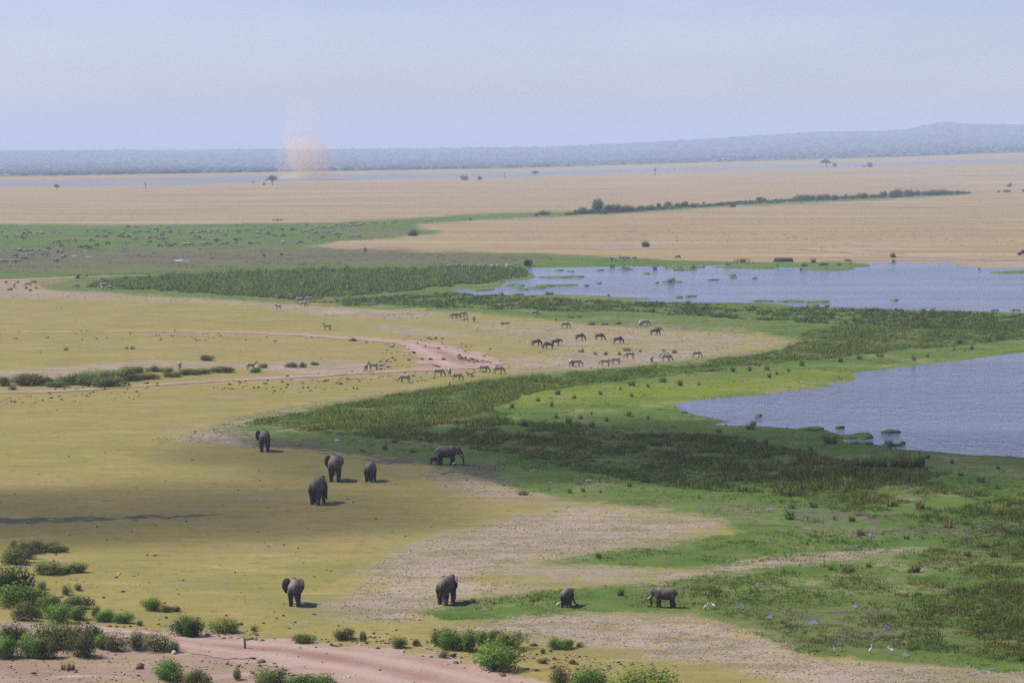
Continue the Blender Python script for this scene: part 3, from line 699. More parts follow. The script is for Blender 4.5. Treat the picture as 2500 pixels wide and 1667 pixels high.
for bi, bn in ((6, 4500), (7, 3500), (8, 1500), (2, 4000), (5, 1500), (9, 1200)):
    veg('sparse_grass', BARE[bi][0], bn, (0.06, 0.2), (0.15, 0.5), 5, (OLIVE * 1.3, np.array([0.26, 0.21, 0.09])), 700 + bi, 0.06, {6: 'thin grass creeping over the largest pale mud flat', 7: 'thin grass on the mud strip along the marsh foot', 8: 'thin grass on the narrow mud strip in the marsh', 2: 'thin dry grass among the grazing wildebeest', 5: 'thin grass on the muddy tip of the marsh', 9: 'thin grass on mud below the tusked elephant'}[bi], cat='grass', power=0.0, lean=1.5, clumpf=0.2, thresh=0.48, edge=2, straw=0.3)
veg('dry_turf', YELLOW, 26000, (0.05, 0.12), (0.15, 0.5), 5, (np.array([0.17, 0.14, 0.055]), np.array([0.30, 0.235, 0.10])), 21, 0.06, 'cropped dry yellow grass covering the near plain', cat='grass', power=0.05, lean=1.6, clumpf=0.2, thresh=0.42, edge=4)
DRY = Dp((-50, 470), (600, 445), (1500, 425), (2400, 400), (2400, 590), (1950, 585), (1500, 560), (1000, 555), (960, 510), (700, 508), (-50, 512))
veg('bunch_grass', DRY, 9000, (0.25, 0.5), (0.5, 1.6), 4, (np.array([0.25, 0.20, 0.115]), np.array([0.36, 0.29, 0.18])), 22, 0.22, 'tufted straw grass of the wide dry plain', cat='grass', power=0.0, lean=1.2, clumpf=0.02, thresh=0.45, edge=3)
veg('marsh_turf', FAR_MARSH, 12000, (0.25, 0.6), (0.4, 1.2), 4, (DARKG * 0.8, OLIVE), 18, 0.18, 'tussocky green turf of the far marsh where the herds graze', cat='grass', power=0.15, lean=1.0, thresh=0.5, edge=2.0)
RIV = pxs('R4', [(0, 280), (120, 262), (760, 235), (1100, 205), (1500, 190), (1800, 150), (2352, 120), (2352, 160), (1800, 188), (1500, 210), (1000, 240), (600, 270), (0, 300)])
veg('stream_reeds', RIV, 1500, (0.6, 1.4), (0.8, 1.6), 9, (GREYG, DARKG), 19, 0.25, 'line of green reeds along the stream crossing the dry plain', power=0.0, edge=1.0)
RIV2 = pxs('R5', [(0, 262), (300, 262), (600, 235), (900, 225), (1000, 240), (700, 262), (300, 282), (0, 292)])
veg('stream_reeds', RIV2, 700, (0.8, 1.6), (0.8, 1.6), 9, (DARKG, GREYG), 20, 0.28, 'dark reeds at the foot of the streamside thicket', power=0.0, edge=1.0)

# clods and dung
def scatter_lumps(name, specs, mat, label, cat, seed, flat=0.55):
    Ps, Ss, Ts = [], [], []
    q = np.random.default_rng(seed)
    for poly, n, s, cols, power in specs:
        p, u, v = sample(poly, n, int(q.integers(1e6)), avoid=WATER, power=power)
        sz = q.uniform(s[0], s[1], len(p)) * q.uniform(0.6, 1.3, len(p))
        cl = fbm(p[:, 0] * 0.09, p[:, 1] * 0.06, seed + 3); k = cl > 0.40; p, sz = p[k], sz[k]
        S = np.stack([sz * q.uniform(0.7, 1.6, len(p)), sz, sz * flat], 1)
        p[:, 2] += sz * flat * 0.3; Ps.append(p); Ss.append(S)
        i = q.integers(0, len(cols), len(p)); Ts.append(np.array(cols)[i])
    V, Fc, C = lumps(np.concatenate(Ps), np.concatenate(Ss), np.concatenate(Ts), seed=seed)
    return tag(link(name, mesh(name, V, Fc, mat, tint=C)), label, cat, kind='stuff')
a = NT('clods'); M['clod'] = a.surf(a.bsdf(a.mix(1.0, a.attr('tint'), (0.78, 0.78, 0.78), 'MULTIPLY'), 0.95, None, 0.05))
MUDC = [(0.44, 0.36, 0.29), (0.33, 0.26, 0.20), (0.20, 0.155, 0.12), (0.20, 0.18, 0.08), (0.52, 0.44, 0.38)]
scatter_lumps('mud_clods', [(BARE[6][0], 2600, (0.05, 0.12), MUDC, 0.15), (BARE[7][0], 2200, (0.05, 0.11), MUDC, 0.15), (BARE[8][0], 450, (0.05, 0.1), MUDC, 0.1),
    (BARE[5][0], 1100, (0.07, 0.15), MUDC, 0.1), (BARE[9][0], 600, (0.06, 0.13), MUDC, 0.1), (BARE[2][0], 1800, (0.1, 0.22), MUDC, 0.1), (BARE[0][0], 1300, (0.1, 0.25), MUDC, 0.0)],
    M['clod'], 'trampled crust of pale mud clods around the marsh', 'mud', 71, 0.42)
DUNG = [(0.055, 0.042, 0.034), (0.09, 0.065, 0.05), (0.035, 0.028, 0.024)]
STN = [(0.09, 0.055, 0.045), (0.16, 0.10, 0.08), (0.06, 0.05, 0.045), (0.42, 0.36, 0.31)]
RED_NEAR = RED[0][0]
scatter_lumps('dung_and_pebbles', [(YELLOW, 850, (0.06, 0.16), DUNG, 0.1), (Dp((-50, 895), (960, 855), (1110, 840), (1120, 870), (600, 910), (-50, 930)), 340, (0.12, 0.3), DUNG, 0),
    (Dp((-50, 755), (960, 775), (1130, 800), (1130, 830), (1000, 800), (700, 785), (-50, 778)), 150, (0.12, 0.32), DUNG, 0),
    (Dp((900, 790), (1000, 840), (900, 850), (600, 870), (840, 850)), 50, (0.12, 0.35), DUNG, 0)], M['clod'], 'dark dung and pebbles dotting the cropped yellow grass', 'dung', 72, 0.6)
scatter_lumps('gravel', [(Dp((0, 1480), (420, 1470), (700, 1500), (1000, 1540), (1100, 1580), (0, 1580)), 1000, (0.03, 0.10), STN, 0.1),
    (Dp((640, 1470), (900, 1480), (1200, 1560), (1560, 1560), (1560, 1530), (1200, 1490), (900, 1460)), 700, (0.04, 0.13), STN, 0.1),
    (Dp((200, 1420), (600, 1450), (600, 1470), (200, 1440)), 260, (0.05, 0.14), STN, 0.0), (pxs('C5', [(790, 740), (940, 770), (1030, 790), (900, 800), (800, 770)]), 240, (0.1, 0.3), STN[:3], 0.0)],
    M['clod'], 'loose gravel and stones beside the red dirt road', 'gravel', 73, 0.6)

# far bush country on the slopes
q = np.random.default_rng(81)
hu = q.uniform(-120, 2620, 9000); fr = q.uniform(0, 1, 9000) ** 0.8
_, De_, _, yt_, ys_ = far_params(hu)
hd = De_ * 1.42 + fr * (DSKY - 60 - De_ * 1.42)
ang = np.arctan((hu - 1250) / F_PX * math.cos(PITCH))
hp = np.stack([hd * np.sin(ang), hd * np.cos(ang), hd * 0], 1); hp[:, 2] = terrain(hp[:, 0], hp[:, 1])
cl = fbm(hp[:, 0] * 0.002, hp[:, 1] * 0.0012, 6); k = cl + q.normal(0, 0.1, len(cl)) > 0.40; hp = hp[k]
hs = q.uniform(2.5, 6.5, len(hp)); S = np.stack([hs * q.uniform(1.0, 2.0, len(hp)), hs * 1.2, hs * 0.75], 1); hp[:, 2] += hs * 0.35
V, Fc, C = lumps(hp, S, np.array([[0.066, 0.078, 0.066]]) * q.uniform(0.85, 1.2, (len(hp), 1)), SPH1, 0.22, 82)
tag(link('bush_country', mesh('bush_country', V, Fc, M['far_leaf'], tint=C)), 'dense dark bush covering the hazy blue hills on the horizon', 'bush', kind='stuff')

# ------------------------------------------------------------------ smooth bodies from blended volumes
def surface_nets(Fv, org, h):
    ins = Fv < 0; nx, ny, nz = Fv.shape
    cs = (nx - 1, ny - 1, nz - 1); acc = np.zeros(cs + (3,)); cnt = np.zeros(cs)
    I, J, K = np.meshgrid(*[np.arange(c) for c in cs], indexing='ij')
    corner = lambda A, o: A[o[0]:o[0] + cs[0], o[1]:o[1] + cs[1], o[2]:o[2] + cs[2]]
    for ax in range(3):
        for o1 in (0, 1):
            for o2 in (0, 1):
                o = [0, 0, 0]; o[(ax + 1) % 3] = o1; o[(ax + 2) % 3] = o2
                e = list(o); e[ax] = 1
                fa, fb = corner(Fv, o), corner(Fv, e)
                m = (fa < 0) != (fb < 0)
                t = np.where(m, fa / np.where(m, fa - fb, 1), 0)
                p = np.stack([np.full(cs, float(o[0])), np.full(cs, float(o[1])), np.full(cs, float(o[2]))], -1)
                p[..., ax] += t
                acc += np.where(m[..., None], p, 0); cnt += m
    mk = cnt > 0
    ix = np.full(cs, -1); ix[mk] = np.arange(mk.sum())
    V = acc[mk] / cnt[mk][:, None] + np.stack([I[mk], J[mk], K[mk]], 1)
    V = V * h + org
    Q = []
    for ax in range(3):
        b, c = (ax + 1) % 3, (ax + 2) % 3
        A = np.moveaxis(ins, (ax, b, c), (0, 1, 2)); X_ = np.moveaxis(ix, (ax, b, c), (0, 1, 2))
        s0 = A[:-1, 1:-1, 1:-1]; s1 = A[1:, 1:-1, 1:-1]; ch = s0 != s1
        q_ = np.stack([X_[:, :-1, :-1], X_[:, 1:, :-1], X_[:, 1:, 1:], X_[:, :-1, 1:]], -1)[ch]
        fl = s0[ch]
        q_[~fl] = q_[~fl][:, ::-1]
        Q.append(q_)
    return V, np.concatenate(Q)

def sdf_mesh(name, prims, h, mat, k=0.08, ground=True):
    """prims: ('c', a, b, ra, rb[, k]) tapered limb, ('e', centre, radii, rot3x3 or None[, k]) ellipsoid"""
    lo = np.full(3, 1e9); hi = -lo
    for p in prims:
        if p[0] == 'c':
            for e, r in ((p[1], p[3]), (p[2], p[4])):
                lo = np.minimum(lo, np.array(e) - r); hi = np.maximum(hi, np.array(e) + r)
        else:
            r = max(p[2]); lo = np.minimum(lo, np.array(p[1]) - r); hi = np.maximum(hi, np.array(p[1]) + r)
    lo -= 2.5 * h + k * 0.3; hi += 2.5 * h + k * 0.3
    n = np.ceil((hi - lo) / h).astype(int) + 1
    g = [lo[i] + np.arange(n[i]) * h for i in range(3)]
    P = np.stack(np.meshgrid(*g, indexing='ij'), -1)
    D = np.full(P.shape[:3], 1e3)
    for p in prims:
        if p[0] == 'c':
            a_, b_ = np.array(p[1], float), np.array(p[2], float); e = b_ - a_
            t = np.clip(((P - a_) @ e) / (e @ e + 1e-9), 0, 1)
            d = np.linalg.norm(P - a_ - t[..., None] * e, axis=-1) - (p[3] + t * (p[4] - p[3])); kk = p[5] if len(p) > 5 else k
        else:
            X_ = P - np.array(p[1], float)
            if p[3] is not None: X_ = X_ @ np.array(p[3])
            r = np.array(p[2], float); k0 = np.linalg.norm(X_ / r, axis=-1); k1 = np.linalg.norm(X_ / r ** 2, axis=-1)
            d = k0 * (k0 - 1) / np.maximum(k1, 1e-6); kk = p[4] if len(p) > 4 else k
        hh_ = np.clip(0.5 + 0.5 * (d - D) / kk, 0, 1)
        D = d * (1 - hh_) + D * hh_ - kk * hh_ * (1 - hh_)
    if ground: D = np.maximum(D, -(P[..., 2]))
    V, Q = surface_nets(D, lo, h)
    return mesh(name, V, Q, mat, smooth=True)

def tube(pts, rad, n=8):
    pts = np.array(pts, float); V = []; Q = []
    t = np.gradient(pts, axis=0); t /= np.linalg.norm(t, axis=1)[:, None]
    for i, p in enumerate(pts):
        a_ = np.cross(t[i], [0.31, 0.2, 0.93]); a_ /= np.linalg.norm(a_); b_ = np.cross(t[i], a_)
        for j in range(n):
            s = 2 * math.pi * j / n; V.append(p + rad[i] * (a_ * math.cos(s) + b_ * math.sin(s)))
    for i in range(len(pts) - 1):
        for j in range(n): Q.append((i * n + j, i * n + (j + 1) % n, (i + 1) * n + (j + 1) % n, (i + 1) * n + j))
    m = len(V); V.append(pts[-1]); V.append(pts[0])
    T = [((len(pts) - 1) * n + j, (len(pts) - 1) * n + (j + 1) % n, m) for j in range(n)] + [((j + 1) % n, j, m + 1) for j in range(n)]
    return np.array(V), np.array(Q), np.array(T)

def tubes_mesh(name, tb, mat):
    Vs, Qs, Ts = [], [], []; o = 0
    for V, Q, T in tb:
        Vs.append(V); Qs.append(Q + o); Ts.append(T + o); o += len(V)
    return mesh(name, np.concatenate(Vs), [np.concatenate(Qs), np.concatenate(Ts)], mat, smooth=True)

def rotm(yaw=0, pitch=0, roll=0):
    return np.array(Matrix.Rotation(yaw, 3, 'Z') @ Matrix.Rotation(pitch, 3, 'X') @ Matrix.Rotation(roll, 3, 'Y'))

def elephant(foot, hgt, heading, label, yaw=0.0, nod=0.0, ears=(0.35, 0.35), trunk=None, tusks=(1, 1), stride=0.25, tail=0.0, name='elephant', calf=False, earsz=1.0):
    """3 m template facing +Y, scaled to hgt; heading about Z; yaw/nod turn the head; ears: how far each stands out (left,right)"""
    pr = []
    pr += [('e', (0, -0.10, 1.93), (0.80, 1.38, 0.88), None), ('e', (0, -0.95, 2.02), (0.70, 0.72, 0.80), None), ('e', (0, 0.75, 2.05), (0.64, 0.70, 0.84), None),
           ('e', (0, 0.0, 2.42), (0.40, 1.25, 0.42), None)]
    s = stride
    for sx, off in ((-1, s), (1, -s)):
        pr += [('c', (sx * 0.40, -1.08, 1.65), (sx * 0.43, -1.0 + off * 0.5, 0.92), 0.42, 0.27), ('c', (sx * 0.43, -1.0 + off * 0.5, 0.92), (sx * 0.42, -1.12 + off, 0.16), 0.26, 0.215),
               ('e', (sx * 0.42, -1.09 + off, 0.10), (0.25, 0.28, 0.16), None, 0.05)]
        pr += [('c', (sx * 0.42, 0.86, 1.7), (sx * 0.43, 0.92 - off * 0.5, 0.88), 0.36, 0.235), ('c', (sx * 0.43, 0.92 - off * 0.5, 0.88), (sx * 0.42, 0.90 - off, 0.16), 0.22, 0.205),
               ('e', (sx * 0.42, 0.93 - off, 0.10), (0.245, 0.27, 0.16), None, 0.05)]
    R = rotm(-yaw, -nod); piv = np.array([0, 1.0, 2.25])
    hp = lambda *v: tuple(piv + R @ (np.array(v) - piv))
    pr += [('c', (0, 0.85, 2.2), hp(0, 1.55, 2.35), 0.62, 0.46), ('e', hp(0, 1.72, 2.42), (0.43, 0.50, 0.56), R), ('e', hp(0, 1.95, 2.10), (0.34, 0.36, 0.46), R)]
    tr = trunk or [(0, 2.22, 2.05), (0, 2.42, 1.55), (0, 2.48, 1.0), (0, 2.52, 0.5), (0, 2.62, 0.22)]
    rr = [0.27, 0.20, 0.155, 0.12, 0.09, 0.08]
    tp = [hp(*t) if i < 2 else tuple(np.array(hp(*tr[1])) + (R if i < 1 else rotm(-yaw)) @ (np.array(t) - np.array(tr[1]))) for i, t in enumerate(tr)]
    zmin = 0.10
    tp = [(t[0], t[1], max(t[2], zmin)) for t in tp]
    for i in range(len(tp) - 1): pr.append(('c', tp[i], tp[i + 1], rr[i], rr[i + 1], 0.05))
    pr.append(('c', hp(0, 1.95, 1.82), hp(0, 2.12, 1.66), 0.17, 0.11))
    for sx, e in ((-1, ears[0]), (1, ears[1])):
        # ear hinges on the side of the head and swings out by e (radians) from lying back along the neck
        d = np.array([sx * math.sin(e), -math.cos(e), 0.0])
        c0 = np.array([sx * 0.38, 1.62, 2.28]) + d * 0.46 * earsz + np.array([0, 0, -0.10])
        ex = np.stack([d, np.cross([0, 0, 1.0], d), np.array([0, 0, 1.0])], 1)
        pr.append(('e', hp(*c0), (0.54 * earsz, 0.075, 0.66 * earsz), R @ ex, 0.04))
        c1 = np.array([sx * 0.38, 1.62, 2.32]) + d * 0.42 * earsz + np.array([0, 0, -0.62 * earsz])
        pr.append(('e', hp(*c1), (0.34 * earsz, 0.07, 0.36 * earsz), R @ ex, 0.05))
    tx = tail
    pr += [('c', (0, -1.58, 2.25), (tx * 0.3, -1.80, 1.75), 0.085, 0.06, 0.05), ('c', (tx * 0.3, -1.80, 1.75), (tx * 0.8, -1.84, 1.1), 0.06, 0.05, 0.03), ('c', (tx * 0.8, -1.84, 1.1), (tx, -1.86, 0.82), 0.065, 0.05, 0.03)]
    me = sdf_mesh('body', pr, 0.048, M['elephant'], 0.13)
    root = link(name, None, loc=foot, rz=heading, sc=hgt / 3.06)
    tag(root, label, 'elephant', 'elephants crossing the plain and the marsh')
    link('body', me, root)
    for sx, on in zip((-1, 1), tusks):
        if on:
            pts = [hp(sx * 0.24, 2.06, 1.95), hp(sx * 0.30, 2.28, 1.72), hp(sx * 0.33, 2.52, 1.58), hp(sx * 0.33, 2.78, 1.56)]
            link('tusk', tubes_mesh('tusk', [tube(pts, [0.07, 0.065, 0.05, 0.015])], M['ivory']), root)
    return root

def at(x, y, c='D'): return g1(c, x, y)
def pxh(p, h_px): return h_px / ppm(p)        # metres for a height in photo pixels
R_ = math.radians
p = at(608, 1036); elephant(p, pxh(p, 54), R_(6), 'elephant walking away at the muddy tip of the marsh, left ear spread', yaw=R_(-22), ears=(1.15, 0.2), stride=0.22, tail=0.05, tusks=(0, 0))
p = at(769, 1104); elephant(p, pxh(p, 65), R_(4), 'large elephant walking away with both ears out and a tusk tip showing', yaw=R_(-6), ears=(0.95, 0.75), stride=0.3, tail=0.0)
p = at(851, 1105); elephant(p, pxh(p, 49), R_(-10), 'small elephant walking away, rightmost of the close group of three', yaw=R_(-12), ears=(0.15, 0.25), stride=0.18, tail=-0.12, tusks=(0, 0))
p = at(729, 1156); elephant(p, pxh(p, 67), R_(-9), 'biggest elephant of the close group, walking away with its head turned right', yaw=R_(18), ears=(0.25, 0.7), stride=0.4, tail=-0.25)
p = at(1026, 1067); elephant(p, pxh(p, 49), R_(-92), 'elephant with long white tusks standing side-on, trunk reaching the ground', yaw=R_(4), nod=R_(6), ears=(0.12, 0.12), stride=0.22, tail=0.1,
    trunk=[(0, 2.22, 2.0), (0, 2.50, 1.55), (0, 2.62, 1.0), (0, 2.66, 0.5), (0, 2.72, 0.16)])
p = at(997, 1066); elephant(p, pxh(p, 22), R_(-80), 'tiny calf tucked behind the tusked elephant', ears=(0.15, 0.15), stride=0.1, tusks=(0, 0), name='elephant_calf', earsz=0.9)
p = at(677, 1389); elephant(p, pxh(p, 65), R_(2), 'elephant walking away across yellow grass with both ears fanned wide', yaw=R_(-14), ears=(1.25, 0.6), stride=0.28, tail=0.12, tusks=(0, 0), earsz=1.2)
p = at(1024, 1385); elephant(p, pxh(p, 70), R_(-16), 'elephant standing on pale trampled mud seen from behind, long tail hanging', yaw=R_(10), nod=R_(4), ears=(0.5, 0.85), stride=0.3, tail=-0.10)
p = at(1301, 1392); elephant(p, pxh(p, 47), R_(-14), 'young elephant with its trunk swung sideways along the wet grass', yaw=R_(30), nod=R_(18), ears=(0.2, 0.3), stride=0.15, tail=-0.15, tusks=(0, 0),
    trunk=[(0, 2.2, 2.05), (0.02, 2.40, 1.5), (0.35, 2.45, 0.85), (0.75, 2.5, 0.35), (1.25, 2.5, 0.16)])
p = at(1528, 1394); elephant(p, pxh(p, 52), R_(84), 'elephant facing left in green grass with curled trunk and short tusk', yaw=R_(8), nod=R_(12), ears=(0.5, 0.4), stride=0.18, tail=0.12,
    trunk=[(0, 2.18, 2.0), (0, 2.36, 1.5), (0, 2.26, 0.95), (0, 2.22, 0.45), (0, 2.45, 0.18), (0, 2.7, 0.14)])

# ------------------------------------------------------------------ grazing animals
def quad(kind, graze, h=0.036):
    pr = []
    if kind == 'zebra':
        pr += [('e', (0, 0, 1.0), (0.29, 0.66, 0.31), None), ('e', (0, -0.48, 1.05), (0.28, 0.34, 0.30), None), ('e', (0, 0.45, 1.03), (0.25, 0.32, 0.32), None)]
        lg = 0.075
        if graze: nk = [(0, 0.62, 1.08), (0, 1.02, 0.66), (0, 1.14, 0.40), (0, 1.20, 0.08)]
        else: nk = [(0, 0.58, 1.12), (0, 0.92, 1.52), (0, 1.08, 1.50), (0, 1.38, 1.28)]
        pr += [('c', nk[0], nk[1], 0.22, 0.13), ('c', nk[1], nk[2], 0.14, 0.115), ('c', nk[2], nk[3], 0.115, 0.068)]
        e0 = np.array(nk[1]); up = np.array((0, -0.05, 0.17)) if not graze else np.array((0, 0.16, 0.08))
        for sx in (-1, 1): pr.append(('c', tuple(e0 + (sx * 0.07, 0, 0.06)), tuple(e0 + up + (sx * 0.10, 0, 0.06)), 0.04, 0.025, 0.03))
        top = 1.0
    else:
        pr += [('e', (0, 0.0, 0.98), (0.25, 0.66, 0.29), None), ('e', (0, 0.38, 1.08), (0.24, 0.38, 0.36), None), ('e', (0, -0.52, 0.98), (0.22, 0.28, 0.25), None)]
        lg = 0.062
        if graze: nk = [(0, 0.62, 1.12), (0, 0.98, 0.72), (0, 1.08, 0.45), (0, 1.16, 0.08)]
        else: nk = [(0, 0.62, 1.15), (0, 1.0, 1.22), (0, 1.12, 1.15), (0, 1.28, 0.75)]
        pr += [('c', nk[0], nk[1], 0.23, 0.14), ('c', nk[1], nk[2], 0.13, 0.12), ('c', nk[2], nk[3], 0.115, 0.085)]
        e0 = np.array(nk[1])
        for sx in (-1, 1): pr += [('c', tuple(e0 + (sx * 0.05, 0.06, 0.06)), tuple(e0 + (sx * 0.28, 0.08, 0.04)), 0.04, 0.032, 0.02), ('c', tuple(e0 + (sx * 0.28, 0.08, 0.04)), tuple(e0 + (sx * 0.26, 0.06, 0.26)), 0.032, 0.02, 0.02)]
        pr.append(('c', (0, 0.75, 0.9), (0, 0.95, 0.6), 0.07, 0.04, 0.05))
    for sx, o in ((-1, 0.07), (1, -0.07)):
        pr += [('c', (sx * 0.15, 0.46, 0.9), (sx * 0.14, 0.48 + o, 0.48), 0.125, lg), ('c', (sx * 0.14, 0.48 + o, 0.48), (sx * 0.14, 0.46 + o * 1.6, 0.0), lg * 0.85, lg * 0.8)]
        pr += [('c', (sx * 0.15, -0.55, 0.95), (sx * 0.15, -0.52 - o, 0.62), 0.165, 0.095), ('c', (sx * 0.15, -0.52 - o, 0.62), (sx * 0.14, -0.68 - o, 0.42), 0.09, lg), ('c', (sx * 0.14, -0.68 - o, 0.42), (sx * 0.14, -0.62 - o * 1.5, 0.0), lg * 0.9, lg * 0.8)]
    pr += [('c', (0, -0.76, 1.15), (0, -0.88, 0.85), 0.045, 0.04, 0.03), ('c', (0, -0.88, 0.85), (0, -0.88, 0.5), 0.04, 0.05, 0.03)]
    return sdf_mesh(kind, pr, h, M[kind], 0.07)
QM = {(k, g): quad(k, g) for k in ('zebra', 'wildebeest') for g in (0, 1)}
HEAD = {'R': -90, 'L': 90, 'A': 0, 'T': 180}
qr = np.random.default_rng(91)
def animal(kind, p, graze, face, label, group, size=None, jit=18):
    s = size or qr.uniform(0.94, 1.06)
    rz = R_(HEAD[face] + qr.uniform(-jit, jit))
    o = link(kind, QM[(kind, graze)], loc=p, rz=rz, sc=s)
    return tag(o, label, kind, group)

GM = 'zebras around the middle plain'; GW = 'wildebeest on the middle plain'
near = [('C4', 1695, 840, 0, 'R', 'zebra standing alert beside a bright green shrub'), ('C4', 2210, 570, 0, 'L', 'lone zebra standing on yellow grass by the red track'),
  ('C4', 1880, 428, 0, 'L', 'zebra foal crossing the pale mud strip', 0.8), ('C4', 2025, 383, 1, 'L', 'zebra grazing at the reed edge, leftmost of three'), ('C4', 2085, 381, 0, 'R', 'zebra standing at the reed edge beside a grazing pair'),
  ('C4', 2047, 411, 1, 'R', 'zebra grazing on pale mud in front of two others'), ('C4', 1213, 836, 1, 'A', 'zebra half hidden behind the green shrub row'),
  ('C4', 95, 282, 1, 'T', 'zebra on pale mud among dark grass tufts'), ('C4', 190, 276, 1, 'L', 'pale zebra grazing beside the sandy track'), ('C4', 225, 262, 1, 'R', 'zebra grazing at the very edge of the sandy track'),
  ('C4', 512, 288, 1, 'R', 'zebra grazing alone in green reeds'), ('C4', 683, 284, 1, 'T', 'zebra in green reeds, back pair of four'), ('C4', 706, 283, 1, 'R', 'zebra in green reeds, back pair of four'),
  ('C4', 690, 302, 1, 'T', 'zebra in green reeds, front pair of four'), ('C4', 738, 301, 1, 'R', 'zebra in green reeds, front pair of four'),
  ('C5', 176, 850, 0, 'A', 'zebra facing away, left of a pair on the pale track'), ('C5', 225, 841, 0, 'L', 'zebra facing its partner on the pale track'), ('C5', 438, 925, 1, 'L', 'zebra grazing alone below the red dirt road'),
  ('C5', 665, 882, 1, 'R', 'zebra grazing right on the edge of the red dirt road'), ('C5', 740, 883, 0, 'T', 'zebra facing forward between two grazing zebras'), ('C5', 790, 908, 1, 'R', 'zebra grazing in front of the forward-facing zebra'),
  ('C5', 877, 889, 0, 'L', 'small zebra foal below the road fork', 0.66), ('C5', 970, 856, 1, 'R', 'zebra grazing where the two red roads meet'), ('C5', 1070, 866, 1, 'R', 'zebra grazing at the left end of the sedge belt'),
  ('C5', 1558, 815, 1, 'A', 'zebra, left of a close pair on pink mud'), ('C5', 1598, 816, 1, 'R', 'zebra, right of a close pair on pink mud'), ('C5', 1790, 812, 1, 'L', 'zebra grazing towards the left at the sedge edge'),
  ('C5', 1862, 801, 1, 'L', 'pale zebra grazing at the sedge edge'), ('C5', 1958, 762, 1, 'L', 'zebra grazing on bare mud clear of the sedge'), ('C5', 2105, 792, 1, 'A', 'dark zebra seen from behind at the sedge edge'),
  ('C5', 2195, 760, 1, 'L', 'zebra grazing behind another zebra'), ('C5', 2205, 779, 1, 'R', 'zebra grazing in front of another, heads opposite'),
  ('C5', 770, 491, 1, 'L', 'zebra grazing on sparse grass, one of a tight trio'), ('C5', 795, 489, 1, 'L', 'zebra grazing on sparse grass, one of a tight trio'), ('C5', 825, 481, 1, 'R', 'zebra grazing on sparse grass, one of a tight trio'),
  ('C5', 850, 512, 1, 'L', 'small foal in front of a tight zebra trio', 0.72), ('C5', 905, 515, 0, 'T', 'zebra facing forward right of a foal'), ('C5', 1317, 472, 1, 'R', 'zebra grazing right at the reed belt'),
  ('C5', 1520, 557, 1, 'R', 'zebra grazing alone left of the wildebeest'), ('C5', 2030, 548, 0, 'T', 'zebra facing forward below the reed belt'), ('C5', 2060, 541, 1, 'R', 'zebra grazing beside the forward-facing zebra below the reeds'),
  ('C6', 140, 755, 1, 'R', 'zebra grazing on reddish mud at the right end of the herd'), ('C2', 1905, 1065, 0, 'L', 'zebra in a trio beyond the far lake'), ('C2', 1942, 1066, 0, 'L', 'zebra in a trio beyond the far lake'), ('C2', 1986, 1065, 1, 'R', 'zebra in a trio beyond the far lake'),
  ('C5', 738, 945, 1, 'T', 'small zebra foal by the sedge tip', 0.6)]
for t in near:
    animal('zebra', g1(t[0], t[1], t[2]), t[3], t[4], t[5], GM, t[6] if len(t) > 6 else None, 12)
gnu = [('C5', 1325, 680, 1, 'R', 'wildebeest grazing, left end of the middle plain group'), ('C5', 1412, 698, 1, 'L', 'pale grey wildebeest grazing towards the left'), ('C5', 1458, 678, 0, 'R', 'wildebeest standing behind the pale grey one'),
  ('C5', 1620, 640, 1, 'R', 'brown wildebeest grazing in the group of three'), ('C5', 1752, 638, 1, 'R', 'largest dark wildebeest, humped shoulders, in the group of three'), ('C5', 1877, 662, 1, 'R', 'wildebeest grazing just above the small sedge clumps'),
  ('C5', 2125, 605, 1, 'R', 'lone wildebeest near the reed belt'), ('C2', 2280, 1060, 1, 'R', 'lone dark wildebeest on green grass beyond the far lake')]
for t in gnu: animal('wildebeest', g1(*t[:3]), t[3], t[4], t[5], GW, 1.08, 12)

